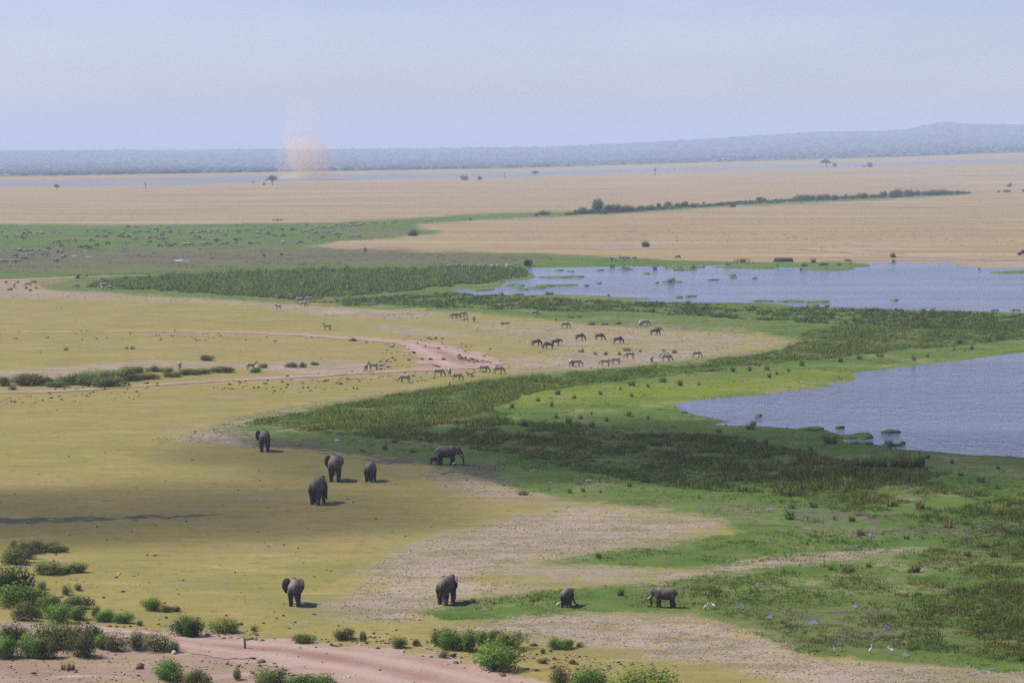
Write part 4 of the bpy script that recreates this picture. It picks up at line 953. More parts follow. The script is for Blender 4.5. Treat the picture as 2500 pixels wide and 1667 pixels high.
herdZ = {'H1': [(255,190),(335,188),(375,188),(0,230),(15,215),(30,232),(80,285),(215,275),(250,275),(290,275),(500,240),(535,228),(560,235),(575,242),(710,220),(727,223),(805,232),(1300,205),(1390,205),(1440,203),(1480,208),(1510,232),(1480,236),(1640,235),(1667,236),(1885,215),(1975,215),(2002,218),(1810,232),(1840,155),(1975,158),(2088,162),(2112,163),(2240,160),(2268,161),(2200,220),(1800,320),(1835,318),(2145,312),(2175,313),(2210,312),(2250,310),(720,362),(920,340),(1003,342),(180,468),(250,468),(275,473),(325,475),(350,472),(385,472),(420,468),(480,465),(512,470),(490,495),(530,497),(565,495),(600,497),(632,495),(400,530),(430,531),(550,525),(620,525),(650,526),(770,460),(815,475),(775,495),(828,490),(300,555),(315,580),(338,581),(850,562),(882,562),(20,620),(45,625),(82,622),(185,625),(250,622),(745,612),(772,612),(1680,455)],
  'H2': [(70,190),(62,218),(215,240),(235,215),(248,236),(260,268),(320,235),(325,265),(350,215),(377,216),(407,215),(470,230),(490,210),(517,208),(550,205),(582,206),(565,230),(628,228),(650,225),(715,190),(978,185),(1010,186),(1034,183),(1085,155),(1170,198),(1290,155),(1112,235),(1137,236),(1215,238),(1570,185),(1640,122),(1680,120),(1740,200),(1762,210),(1792,212),(1832,195),(1858,190),(1742,219),(1893,235),(1917,233),(1925,170),(1995,160),(2035,168),(2115,155),(2188,128),(2210,126),(2250,130),(2282,119),(2345,125),(2010,218),(2045,222),(2072,223),(2130,222),(2165,250),(2190,251),(2235,248),(1463,362),(1483,365),(1800,290),(1130,292),(1345,270),(1052,372),(1120,370),(1152,371),(830,310),(815,365),(885,312),(610,375),(637,381),(678,378),(703,375),(118,395),(148,391),(180,390),(210,393),(242,390),(380,378),(410,381),(440,380),(470,381),(502,379),(1345,60),(1388,59),(1418,58),(1447,56)],
  'H3': [(10,100),(37,95),(75,95),(20,125),(60,130),(100,125),(140,122),(172,123),(220,105),(312,102),(358,95),(387,96),(480,98),(512,95),(572,85),(600,80),(632,76),(775,80),(1043,70),(1077,69),(1110,68),(50,282),(85,283),(130,280),(154,281)]}
herdW = {'H1': [(335,245),(405,238),(325,310),(1320,285),(1420,292),(1605,280),(1655,288),(1745,290),(2035,303),(2110,298),(2195,262),(2245,372),(2165,412),(2310,415),(835,415),(665,450),(1080,430),(1150,425),(1218,440),(790,360),(1240,337),(1460,378),(1305,400),(2020,362),(205,555),(1730,152),(2290,222),(2130,200),(1185,212)],
  'H2': [(1460,190),(1610,185),(1795,122),(2225,290),(2000,300),(1715,365),(1480,275),(1030,375),(835,340),(565,335),(597,350),(15,395),(330,300),(685,268),(875,215),(1265,248)]}
for cr, lst in herdZ.items():
    for (x, y) in lst:
        onplain = cr == 'H2' and y < 70
        animal('zebra', g1(cr, x, y), int(qr.uniform() < 0.75), 'LRLRLRAT'[qr.integers(8)],
               'zebra in a short file on dry tan grass above the far marsh' if onplain else 'zebra of the distant herd grazing on the far green marsh',
               'zebras filing over the dry plain' if onplain else 'distant zebra herd on the far marsh', jit=25)
for cr, lst in herdW.items():
    for (x, y) in lst:
        animal('wildebeest', g1(cr, x, y), int(qr.uniform() < 0.75), 'LRLRLRAT'[qr.integers(8)], 'dark wildebeest among the distant zebra herd on the far marsh', 'distant wildebeest on the far marsh', 1.05, 25)

# ------------------------------------------------------------------ birds
def egret_mesh(up):
    if up: nk = [(0, 0.12, 0.42), (0, 0.20, 0.56), (0, 0.15, 0.70), (0, 0.19, 0.80), (0, 0.33, 0.79)]
    else: nk = [(0, 0.14, 0.42), (0, 0.26, 0.50), (0, 0.22, 0.60), (0, 0.28, 0.66), (0, 0.43, 0.60)]
    pr = [('e', (0, -0.02, 0.38), (0.085, 0.22, 0.11), rotm(0, R_(35))), ('c', (0, -0.16, 0.30), (0, -0.25, 0.2), 0.05, 0.02, 0.03)]
    for i in range(3): pr.append(('c', nk[i], nk[i + 1], 0.045 - 0.005 * i, 0.04, 0.02))
    pr.append(('c', nk[3], nk[4], 0.04, 0.008, 0.02))
    return sdf_mesh('body', pr, 0.018, M['white_feather'], 0.04, ground=False)
EG = {1: egret_mesh(1), 0: egret_mesh(0)}
LEGS = tubes_mesh('leg', [tube([(0, 0, 0.34), (0, 0.02, 0.17), (0, -0.01, 0.0)], [0.012, 0.011, 0.010], 6)], M['black_feather'])
def egret(p, up, rz, label, s=0.85):
    r = link('egret', None, loc=p, rz=rz, sc=s); tag(r, label, 'egret', 'white egrets in the marsh')
    link('body', EG[up], r)
    for sx in (-1, 1): link('leg', LEGS, r, loc=(sx * 0.035, 0, 0))
egret(g1('F4', 690, 300), 1, R_(150), 'white egret standing slim and upright by a grass clump'); egret(g1('F4', 1375, 268), 1, R_(-40), 'white egret with its neck stretched straight up')
egret(g1('F4', 1790, 300), 0, R_(75), 'white egret hunched with a bent neck beside a puddle', 1.0)
egret(g1('D', 1640, 1398), 0, R_(60), 'white egret in wet grass behind the left-facing elephant'); egret(g1('D', 1621, 1400), 0, R_(-60), 'greyish egret close behind the left-facing elephant')
egret(g1('D', 1283, 1394), 0, R_(-70), 'white egret leaning beside the young elephant'); egret(g1('D', 1042, 1070), 0, R_(-80), 'white egret at the front feet of the tusked elephant')
om = sdf_mesh('body', [('e', (0, 0, 1.15), (0.34, 0.52, 0.36), None), ('c', (0, 0.35, 1.3), (0, 0.55, 1.75), 0.1, 0.07), ('c', (0, 0.55, 1.75), (0, 0.62, 2.15), 0.07, 0.06), ('c', (0, 0.6, 2.2), (0, 0.8, 2.15), 0.09, 0.04),
    ('c', (0, -0.4, 1.2), (0, -0.65, 1.05), 0.2, 0.1)], 0.05, M['black_feather'], 0.1, ground=False)
ol = tubes_mesh('leg', [tube([(0, 0, 1.0), (0, -0.1, 0.5), (0, 0.02, 0)], [0.11, 0.06, 0.05], 6)], M['twig'])
for cr, x, y, lab in (('C2', 1837, 1081, 'black ostrich standing at the far lake shore'), ('H2', 1215, 556, 'dull dark ostrich on brown marsh turf'), ('H2', 1452, 545, 'black ostrich taller than its neighbour on brown marsh turf')):
    r = link('ostrich', None, loc=g1(cr, x, y), rz=R_(80)); tag(r, lab, 'ostrich', 'ostriches far across the marsh'); link('body', om, r)
    for sx in (-1, 1): link('leg', ol, r, loc=(sx * 0.16, 0, 0))

# ------------------------------------------------------------------ shrubs and trees
LEAFN = [None]
def leaves(n, seed, size, cols, lobes=7, spread=0.62, flat=1.0, inner=0.35, up=0.0):
    """leaf faces through a lumpy half-dome of radius about 1, height about 1"""
    r = np.random.default_rng(seed)
    a_ = r.uniform(0, 6.283, lobes); d_ = np.sqrt(r.uniform(0, 1, lobes)) * spread
    cen = np.stack([d_ * np.cos(a_), d_ * np.sin(a_), r.uniform(0.30, 0.62, lobes)], 1); cen[0] = (0, 0, 0.58)
    rad = r.uniform(0.26, 0.44, lobes); rad[0] = 0.45
    i = r.choice(lobes, n, p=rad ** 2 / (rad ** 2).sum())
    v = r.normal(0, 1, (n, 3)); v /= np.linalg.norm(v, axis=1)[:, None]
    k = (inner + (1 - inner) * r.uniform(0, 1, n) ** 0.5) * r.uniform(0.85, 1.22, n)
    P = cen[i] + v * (rad[i] * k)[:, None] * np.array([1, 1, 1.0])
    P[:, 2] -= 0.12
    low = P[:, 2] < 0.03; P[low, 2] = r.uniform(0.02, 0.35, low.sum())
    P[:, :2] /= np.percentile(np.hypot(P[:, 0], P[:, 1]), 96); P[:, 2] /= np.percentile(P[:, 2], 98)
    P[:, 2] *= flat
    nrm = v + r.normal(0, 0.7, (n, 3)) + np.array([0, 0, 0.4 + up]); nrm /= np.linalg.norm(nrm, axis=1)[:, None]
    t1 = np.cross(nrm, r.normal(0, 1, (n, 3))); t1 /= np.linalg.norm(t1, axis=1)[:, None]; t2 = np.cross(nrm, t1)
    s = size * r.uniform(0.6, 1.4, n)[:, None]
    V = np.stack([P - t1 * s * 0.5, P - t2 * s * 0.32 + t1 * s * 0.1, P + t1 * s * 0.6, P + t2 * s * 0.32 + t1 * s * 0.1], 1).reshape(-1, 3)
    lc = np.array(cols)[r.choice(len(cols), lobes)]
    T = lc[i] * r.uniform(0.7, 1.35, (n, 1)); old = r.uniform(0, 1, n) < 0.06; T[old] = (0.17, 0.13, 0.075)
    ns = v * 0.9 + nrm * 0.5 + np.array([0, 0, 0.25]); ns /= np.linalg.norm(ns, axis=1)[:, None]
    LEAFN[0] = np.repeat(ns, 4, 0)
    return V, np.arange(4 * n).reshape(-1, 4), np.repeat(T, 4, 0)

def stems(n, seed, h=0.62, spread=0.55, r0=0.022):
    r = np.random.default_rng(seed); tb = []
    for _ in range(n):
        az = r.uniform(0, 6.283); d = np.array([math.cos(az), math.sin(az), 0])
        k = r.uniform(0.3, 1.0) * spread; b = d * r.uniform(0, 0.12)
        tb.append(tube([b, b + d * k * 0.45 + (0, 0, h * 0.5), b + d * k + (0, 0, h * r.uniform(0.8, 1.1))], [r0, r0 * 0.7, r0 * 0.3], 5))
    return tubes_mesh('stem', tb, M['twig'])

SHC = {'bright': [(0.085, 0.150, 0.028), (0.065, 0.125, 0.022), (0.11, 0.165, 0.035)], 'dark': [(0.050, 0.085, 0.022), (0.065, 0.105, 0.026), (0.042, 0.070, 0.022)],
       'olive': [(0.105, 0.120, 0.038), (0.085, 0.100, 0.034), (0.125, 0.130, 0.048)], 'grey': [(0.105, 0.120, 0.048), (0.090, 0.108, 0.042), (0.125, 0.124, 0.062)],
       'lime': [(0.125, 0.165, 0.030), (0.105, 0.145, 0.028)]}
SHM = {}
for ci, (kk, cc) in enumerate(SHC.items()):
    cc = [tuple((1.85 if kk != 'dark' else 1.65) * q0 for q0 in c_) for c_ in cc]
    for var in range(3):
        V, Fc, C = leaves(3000 if kk in ('bright', 'dark', 'olive') else 2300, 200 + ci * 10 + var, 0.085, cc, lobes=6 + 3 * var)
        SHM[(kk, var, 'f')] = mesh('foliage', V, Fc, M['leaf'], tint=C, smooth=True, normals=LEAFN[0]); SHM[(kk, var, 's')] = stems(11, 300 + ci * 10 + var)
sr = np.random.default_rng(93); shc = [0]
LOOK = {'bright': 'bright green', 'dark': 'dark green', 'olive': 'olive green', 'grey': 'grey-green half-bare', 'lime': 'yellow-green'}
def sized(label, wd, ht):
    a_ = 'tiny' if wd < 0.9 else 'small' if wd < 1.6 else 'mid-sized' if wd < 2.6 else 'large' if wd < 4.0 else 'very large'
    if any(k_ in label.split() for k_ in ('big', 'large', 'small', 'tiny', 'broad', 'smaller', 'tallest', 'lone', 'alone')): return label
    b_ = 'upright ' if ht > 0.85 * wd else 'flat ' if ht < 0.42 * wd else ''
    return a_ + ' ' + b_ + label
def shrub(cr, x0, y0, x1, y1, kind, label, group, name='shrub'):
    p = g1(cr, (x0 + x1) / 2, y1); k = CROPS[cr][2]; m = ppm(p)
    wd = (x1 - x0) * k / m; ht = (y1 - y0) * k / m
    ht = min(ht, 1.25 * wd + 0.3) ; dep = wd * 0.8
    p = p + np.array([0, dep * 0.32, 0])                       # the box bottom is the near edge of the bush
    v = shc[0] % 3; shc[0] += 1
    label = sized(label, wd, ht)
    r = link(name, None, loc=p, rz=sr.uniform(0, 6.28), sc=(wd * 0.72, wd * 0.60, ht * (0.98 if cr == 'C4' else 1.06))); tag(r, label, 'shrub', group)
    link('foliage', SHM[(kind, v, 'f')], r); link('stem', SHM[(kind, v, 's')], r)
    return r
GF = 'shrubs around the red dirt road'
fg = [('F1', 0, 430, 345, 690, 'dark', 'big rounded dark green shrub, tallest of the shrubs left of the field'), ('F1', -60, 610, 340, 800, 'bright', 'bright green shrub pressed against the big dark rounded one'), ('F1', 120, 770, 310, 940, 'olive', None),
  ('F1', 290, 790, 420, 910, 'grey', None), ('F1', 370, 700, 590, 845, 'bright', None), ('F1', 480, 790, 700, 960, 'bright', None), ('F1', 690, 710, 960, 822, 'dark', None), ('F1', 680, 800, 880, 930, 'olive', None), ('F1', 920, 800, 1020, 905, 'olive', None),
  ('F1', 1000, 840, 1175, 945, 'bright', None), ('F1', 1190, 860, 1350, 965, 'bright', None), ('F1', 400, 350, 640, 470, 'olive', None), ('F1', 640, 400, 720, 460, 'grey', None), ('F1', 690, 360, 865, 450, 'olive', None),
  ('F1', 430, 150, 640, 242, 'olive', None), ('F1', 590, 180, 690, 240, 'grey', None), ('F1', 170, 140, 420, 255, 'olive', None), ('F1', 265, 185, 360, 310, 'grey', None), ('F1', -40, 210, 250, 362, 'olive', None), ('F1', 100, 130, 160, 205, 'grey', None),
  ('F1', 640, 580, 735, 675, 'grey', None), ('F1', 740, 570, 840, 630, 'grey', None), ('F1', 360, 545, 470, 620, 'grey', None), ('F1', 1465, 720, 1640, 835, 'bright', 'rounded bright green shrub alone on the cropped grass'), ('F1', 1620, 785, 1720, 850, 'olive', None), ('F1', 1735, 795, 1830, 845, 'olive', None),
  ('F1', 0, 985, 270, 1190, 'dark', None), ('F1', -60, 1120, 180, 1312, 'bright', None), ('F1', 160, 1110, 390, 1318, 'bright', None), ('F1', 340, 975, 640, 1220, 'olive', None), ('F1', 370, 1120, 570, 1315, 'olive', None), ('F1', 560, 990, 860, 1210, 'olive', None),
  ('F1', 640, 1070, 915, 1312, 'grey', None), ('F1', 820, 1000, 1020, 1185, 'dark', None), ('F1', 930, 1090, 1130, 1225, 'bright', None), ('F1', 1070, 1070, 1300, 1240, 'grey', None), ('F1', 1270, 1065, 1490, 1235, 'grey', None), ('F1', 1450, 1090, 1720, 1252, 'grey', None), ('F1', 1690, 1160, 1805, 1262, 'grey', None),
  ('F1', 1545, 1375, 1880, 1555, 'bright', 'large bright green shrub on bare red soil'), ('F1', 1380, 935, 1450, 985, 'grey', None),
  ('F2', 85, 80, 290, 265, 'dark', None), ('F2', 240, 95, 420, 278, 'dark', None), ('F2', 440, 100, 720, 230, 'lime', 'yellow-green shrub beside two dark shrubs at the road'), ('F2', 640, 110, 740, 215, 'olive', None), ('F2', 190, 640, 450, 775, 'olive', None),
  ('F2', 915, 630, 1285, 775, 'olive', None), ('F2', 1330, 700, 1730, 810, 'bright', None), ('F2', 1330, 262, 1545, 350, 'olive', None), ('F2', 1775, 205, 1985, 312, 'olive', None), ('F2', 2055, 225, 2115, 325, 'olive', None), ('F2', 715, 610, 805, 725, 'grey', None), ('F2', 900, 160, 990, 212, 'lime', None),
  ('F3', 650, 215, 810, 368, 'olive', None), ('F3', 765, 218, 1000, 420, 'bright', None), ('F3', 930, 225, 1150, 422, 'bright', None), ('F3', 1120, 225, 1260, 370, 'bright', None), ('F3', 1230, 220, 1400, 350, 'olive', None), ('F3', 1400, 235, 1660, 410, 'lime', 'dense yellow-green shrub at the right end of the roadside clump'),
  ('F3', 1090, 385, 1515, 632, 'bright', 'broad blue-green shrub standing alone on the road edge'), ('F3', 1840, 292, 2010, 400, 'lime', None), ('F3', 1960, 315, 2135, 408, 'bright', None), ('F3', 235, 288, 395, 392, 'olive', None), ('F3', 450, 305, 530, 365, 'olive', None), ('F3', 735, 430, 835, 502, 'grey', None),
  ('F3', 1935, 605, 2150, 800, 'grey', None), ('F3', 2110, 635, 2420, 815, 'bright', None), ('F3', 1780, 505, 1865, 555, 'olive', None), ('F3', 2090, 512, 2150, 560, 'olive', None), ('F3', 1790, 400, 1840, 450, 'olive', None), ('F3', 2170, 330, 2260, 378, 'lime', None), ('D', 1390, 1545, 1540, 1590, 'lime', None)]
for t in fg:
    side = 'left of the yellow field' if t[0] == 'F1' else 'by the red dirt road' if t[0] == 'F2' else 'on the grassy road edge'
    shrub(*t[:6], t[6] or '%s shrub growing %s' % (LOOK[t[5]], side), GF if not t[6] else GF)
GMS = 'shrub row on the middle plain'
mid = [(-30, 880, 60, 948, 'olive'), (80, 870, 250, 946, 'olive'), (165, 858, 262, 912, 'olive'), (265, 888, 372, 942, 'olive'), (345, 908, 436, 957, 'bright'), (375, 875, 515, 940, 'olive'), (495, 848, 640, 940, 'olive'), (635, 838, 780, 912, 'olive'), (635, 880, 830, 952, 'olive'),
  (775, 820, 925, 915, 'olive'), (855, 812, 962, 858, 'olive'), (915, 858, 1055, 902, 'olive'), (1010, 808, 1072, 852, 'olive'), (1088, 818, 1162, 856, 'olive'), (1130, 845, 1200, 888, 'olive'), (1195, 828, 1312, 872, 'olive'), (1310, 826, 1402, 866, 'olive'), (1420, 812, 1532, 858, 'olive')]
for t in mid: shrub('C4', t[0] - 14, t[1] + 6, t[2] + 14, t[3], t[4], '%s shrub in the long row across the middle plain' % LOOK[t[4]], GMS)
for t in [(1695, 822, 1770, 856, 'bright', 'bright green shrub at the feet of the alert zebra'), (1755, 795, 1806, 827, 'olive', 'small olive shrub just behind the alert zebra'), (1920, 788, 1995, 822, 'olive', 'low olive shrub, left of a pair on the pale track'), (2015, 788, 2062, 822, 'olive', 'low olive shrub, right of a pair on the pale track'),
          (1345, 738, 1430, 777, 'olive', 'lone olive shrub above the zebra path'), (2088, 783, 2150, 806, 'grey', 'sparse grey shrub beside the pale track'), (55, 945, 115, 975, 'grey', 'grey-brown low shrub below the shrub row')]:
    shrub('C4', *t, 'scattered shrubs on the middle plain')
# streamside thicket on the dry plain
GR = 'streamside bushes on the dry plain'
riv = [('R4', 115, 215, 240, 280, 'dark'), ('R4', 395, 235, 460, 282, 'dark'), ('R4', 420, 185, 520, 262, 'dark'), ('R4', 490, 182, 612, 262, 'dark'), ('R4', 605, 190, 745, 262, 'dark'), ('R4', 250, 230, 310, 272, 'dark'), ('R4', 780, 192, 880, 235, 'dark'), ('R4', 885, 190, 1000, 240, 'dark'),
  ('R4', 1003, 165, 1048, 210, 'dark'), ('R4', 1098, 150, 1168, 200, 'dark'), ('R4', 1205, 165, 1280, 205, 'dark'), ('R4', 1282, 150, 1380, 205, 'dark'), ('R4', 1375, 165, 1465, 198, 'dark'), ('R4', 1515, 148, 1540, 175, 'dark'), ('R4', 2100, 100, 2170, 135, 'dark'), ('R4', 2180, 108, 2222, 138, 'dark'), ('R4', 1820, 175, 1880, 208, 'dark'), ('R4', 90, 240, 125, 270, 'dark'),
  ('R5', 135, 225, 260, 272, 'dark'), ('R5', 230, 222, 300, 270, 'dark'), ('R5', 290, 225, 370, 268, 'dark'), ('R5', 365, 222, 440, 266, 'dark'), ('R5', 420, 215, 500, 262, 'dark'), ('R5', 520, 222, 580, 270, 'dark'), ('R5', 625, 215, 660, 255, 'dark'), ('R5', 680, 225, 730, 258, 'dark'), ('R5', 765, 205, 880, 256, 'dark'), ('R5', 885, 215, 945, 250, 'dark'), ('R5', 950, 215, 990, 248, 'dark'),
  ('R5', 985, 190, 1055, 248, 'dark'), ('R5', 1050, 185, 1140, 246, 'dark'), ('R5', 1090, 172, 1210, 240, 'dark'), ('R5', 1190, 178, 1260, 236, 'dark'), ('R5', 1245, 175, 1310, 232, 'dark'), ('R5', 1300, 178, 1360, 228, 'dark'), ('R5', 1350, 185, 1450, 226, 'dark'), ('R5', 1450, 172, 1560, 224, 'dark'), ('R5', 1550, 172, 1630, 220, 'dark'), ('R5', 1620, 185, 1690, 218, 'dark'), ('R5', 1680, 180, 1745, 215, 'dark'), ('R5', 1740, 188, 1810, 212, 'dark'), ('R5', 1800, 192, 1860, 208, 'dark'),
  ('R5', 2095, 178, 2122, 195, 'dark'), ('R5', 2150, 174, 2225, 193, 'dark'), ('R5', 2325, 168, 2370, 190, 'dark'), ('C2', 1338, 735, 1408, 762, 'dark'), ('C2', 1315, 750, 1332, 770, 'dark'), ('C2', 875, 783, 892, 796, 'dark')]
for t in riv: shrub(*t, 'dark bush in the thicket strung along the distant stream', GR)
for t in [('C2', 462, 866, 522, 903, 'dark', 'rounded dark bush at the end of the far marsh'), ('R4', 850, 588, 925, 652, 'dark', 'lone dark bush by the far dirt track'), ('C2', 155, 982, 185, 1008, 'grey', 'small grey bush above the brown marsh turf'), ('R5', 1080, 780, 1125, 820, 'dark', 'small dark bush on the shore track of the far lake'),
          ('R5', 2195, 110, 2245, 145, 'grey', 'bare grey bush near the right end of the stream'), ('C2', 1230, 1065, 1295, 1108, 'dark', 'dark shrub at the tip of the far lake'), ('C2', 820, 495, 868, 526, 'dark', 'round dark bush standing out on the far plain edge'), ('C2', 928, 500, 958, 524, 'dark', 'smaller round bush right of another on the far plain edge'),
          ('C3', 1060, 410, 1092, 436, 'dark', 'round bush just right of the broad far acacia'), ('C3', 1297, 408, 1326, 438, 'dark', 'upright dark bush alone on the far plain edge'), ('C3', 1265, 424, 1280, 437, 'dark', 'tiny bush beside the upright dark one'), ('C1', 1772, 546, 1794, 560, 'dark', 'low bush between dead tree and flat-topped acacia')]:
    shrub(*t, 'lone bushes out on the plain')
# the big streamside tree
def tree(name, p, wd, ht, seed, label, cols, trunk_h=0.35, lobes=12, n=2600, flat=False, leaf=0.085, group=None):
    r = link(name, None, loc=p, rz=seed * 1.3); tag(r, label, 'tree', group)
    q_ = np.random.default_rng(seed)
    V, Fc, C = leaves(n, seed, leaf if not flat else leaf * 1.1, cols, lobes=lobes, spread=0.75 if flat else 0.62)
    if flat: V[:, 2] = (V[:, 2] - 0.3) * 0.42 + 0.62 - 0.12 * (V[:, 0] ** 2 + V[:, 1] ** 2); V[:, 2] = np.clip(V[:, 2], 0.45, 1.0); zs = 1.0
    else: V[:, 2] = 0.12 + V[:, 2] * 0.88
    V = V * np.array([wd * 0.5, wd * 0.5, ht])
    link('crown', mesh('crown', V, Fc, M['far_leaf'], tint=C, smooth=True, normals=LEAFN[0]), r)
    tb = [tube([(0, 0, -0.3), (0.02 * wd, 0, ht * trunk_h), (0.03 * wd, 0.02 * wd, ht * (trunk_h + 0.12))], [ht * 0.045, ht * 0.034, ht * 0.026], 8)]
    for k_ in range(7):
        az = q_.uniform(0, 6.283); d = np.array([math.cos(az), math.sin(az), 0])
        tb.append(tube([(0.02 * wd, 0, ht * trunk_h * 0.85), np.array([0.02 * wd, 0, ht * (trunk_h + 0.12)]) + d * wd * 0.14, np.array([0, 0, ht * 0.72]) + d * wd * q_.uniform(0.2, 0.4)], [ht * 0.026, ht * 0.018, ht * 0.006], 6))
    link('trunk', tubes_mesh('trunk', tb, M['wood']), r)
    return r
p = g1('R4', 365, 268); tree('streamside_tree', p + np.array([0, 3, 0]), 170 * .2211 / ppm(p), 143 * .2211 / ppm(p), 51, 'tall rounded dark tree rising above the streamside bushes', SHC['dark'], 0.2, 14, 3600)
ACC = [('C1', 384, 593, 38, 44, 'small flat-topped acacia far out on the left plain'), ('C1', 1840, 559, 82, 70, 'broad flat-topped acacia near the dust devil'), ('C2', 1316, 499, 56, 40, 'thin flat-topped acacia on the plain, middle of the horizon'), ('C3', 1017, 439, 78, 58, 'wide flat-topped acacia far out on the right plain')]
for i, (cr, x, y, w_, h_, lab) in enumerate(ACC):
    p = g1(cr, x, y); m = ppm(p); k = CROPS[cr][2]
    tree('acacia_tree', p, w_ * k / m, h_ * k / m, 60 + i, lab, SHC['dark'], 0.38, 13, 1500, True, 0.12, 'acacias on the far plain')
def dead_tree(p, ht, wd, seed, label):
    q_ = np.random.default_rng(seed); r = link('dead_tree', None, loc=p); tag(r, label, 'dead tree', 'dead trees on the far plain')
    tr = [tube([(0, 0, -0.2), (wd * 0.04, 0, ht * 0.4), (wd * 0.02, 0, ht * 0.62)], [ht * 0.05, ht * 0.04, ht * 0.028], 7)]
    br = []
    for k_ in range(8):
        az = q_.uniform(0, 6.283); d = np.array([math.cos(az), math.sin(az) * 0.6, 0]); b = np.array([wd * 0.03, 0, ht * q_.uniform(0.35, 0.62)]); e = b + d * wd * q_.uniform(0.2, 0.5) + np.array([0, 0, ht * q_.uniform(0.15, 0.4)])
        br.append(tube([b, (b + e) / 2 + np.array([0, 0, -ht * 0.03]), e], [ht * 0.028, ht * 0.022, ht * 0.012], 5))
    link('trunk', tubes_mesh('trunk', tr, M['twig']), r); link('branch', tubes_mesh('branch', br, M['twig']), r)
for i, (cr, x, y, h_, w_, lab) in enumerate([('C1', 982, 581, 52, 34, 'forked bare dead tree on the left plain'), ('C1', 1709, 558, 36, 26, 'bare dead tree left of the broad acacia'), ('C1', 1076, 585, 14, 14, 'stunted dead stump right of the forked dead tree'), ('C2', 1110, 506, 44, 18, 'leaning dead tree left of the thin acacia'), ('C2', 2127, 498, 68, 40, 'tallest bare dead tree on the far plain'), ('C2', 2257, 472, 32, 20, 'faint small dead tree right of the tallest one')]):
    p = g1(cr, x, y); m = ppm(p); k = CROPS[cr][2]; dead_tree(p, h_ * k / m, w_ * k / m, 70 + i, lab)

# ------------------------------------------------------------------ sedge tussocks that stand apart
TU = {}
for i, (nm, cc) in enumerate({'green': GREEN, 'olive': OLIVE, 'dark': DARKG * 1.35, 'straw': STRAW, 'grey': GREYG}.items()):
    for v in range(2):
        nb = 85
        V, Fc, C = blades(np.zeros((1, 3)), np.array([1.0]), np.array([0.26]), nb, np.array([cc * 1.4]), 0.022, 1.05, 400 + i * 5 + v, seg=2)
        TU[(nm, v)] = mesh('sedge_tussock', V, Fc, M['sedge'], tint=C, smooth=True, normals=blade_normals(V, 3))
tn = [0]
def tussock(p, wd, ht, kind, label, group):
    tn[0] += 1
    cw = {'green': 'fresh green', 'olive': 'olive', 'dark': 'dark green', 'straw': 'straw-coloured', 'grey': 'grey-green'}[kind]
    if kind not in label and cw.split()[0] not in label and 'papyrus' not in label: label = cw + ' ' + label
    label = sized(label, wd * 1.3, ht)
    o = link('sedge_tussock', TU[(kind, tn[0] % 2)], loc=p, rz=sr.uniform(0, 6.28), sc=(wd * 0.9, wd * 0.9, ht * 1.15))
    return tag(o, label, 'sedge', group)
def tus_px(cr, x, y, w_, h_, kind, label, group):
    p = g1(cr, x, y); m = ppm(p); k = CROPS[cr][2]; tussock(p, w_ * k / m, h_ * k / m, kind, label, group)
GT = 'sedge tussocks standing apart on the marsh'
for x, y, w_, h_, kd in [(500, 1240, 110, 60, 'dark'), (125, 1310, 80, 50, 'dark'), (170, 1320, 50, 60, 'dark'), (520, 1335, 80, 60, 'green'), (490, 1335, 40, 50, 'dark'), (605, 1345, 70, 60, 'dark'), (290, 1260, 70, 40, 'dark'), (910, 1380, 50, 40, 'dark'), (340, 1215, 30, 20, 'olive')]:
    tus_px('C6', x, y, w_, h_, kd, 'dark sedge tussock on the shaded lawn by the near lake', GT)
for x, y, w_, h_, kd, lab in [(520, 1217, 75, 50, 'dark', 'dark sedge tussock growing at the waterline of the near lake'), (1435, 1352, 100, 65, 'grey', 'feathery grey-green tussock standing in the near lake'), (1040, 1335, 170, 75, 'dark', 'broad dark sedge clump on the shore of the near lake')]:
    tus_px('C6', x, y, w_, h_, kd, lab, GT)
for x, y, w_, h_, lab in [(870, 312, 100, 95, 'small olive papyrus clump left of the larger pair'), (1030, 328, 210, 115, 'wide dark olive papyrus clump next to the tallest one'), (1320, 332, 290, 160, 'tallest brown-green papyrus clump near the lake shore')]:
    for j in range(7 if w_ > 120 else 2):
        dx = (j - 3) / 7 * w_ if w_ > 120 else 0
        tus_px('F5', x + dx, y - abs(dx) * 0.04 - (j % 2) * 12, w_ * 0.42 if w_ > 120 else w_, h_ * (1 - 0.25 * abs(dx) / w_), 'olive' if j % 3 else 'dark', lab.replace('clump', 'stems of the clump') if False else lab, 'papyrus clumps near the lake shore')
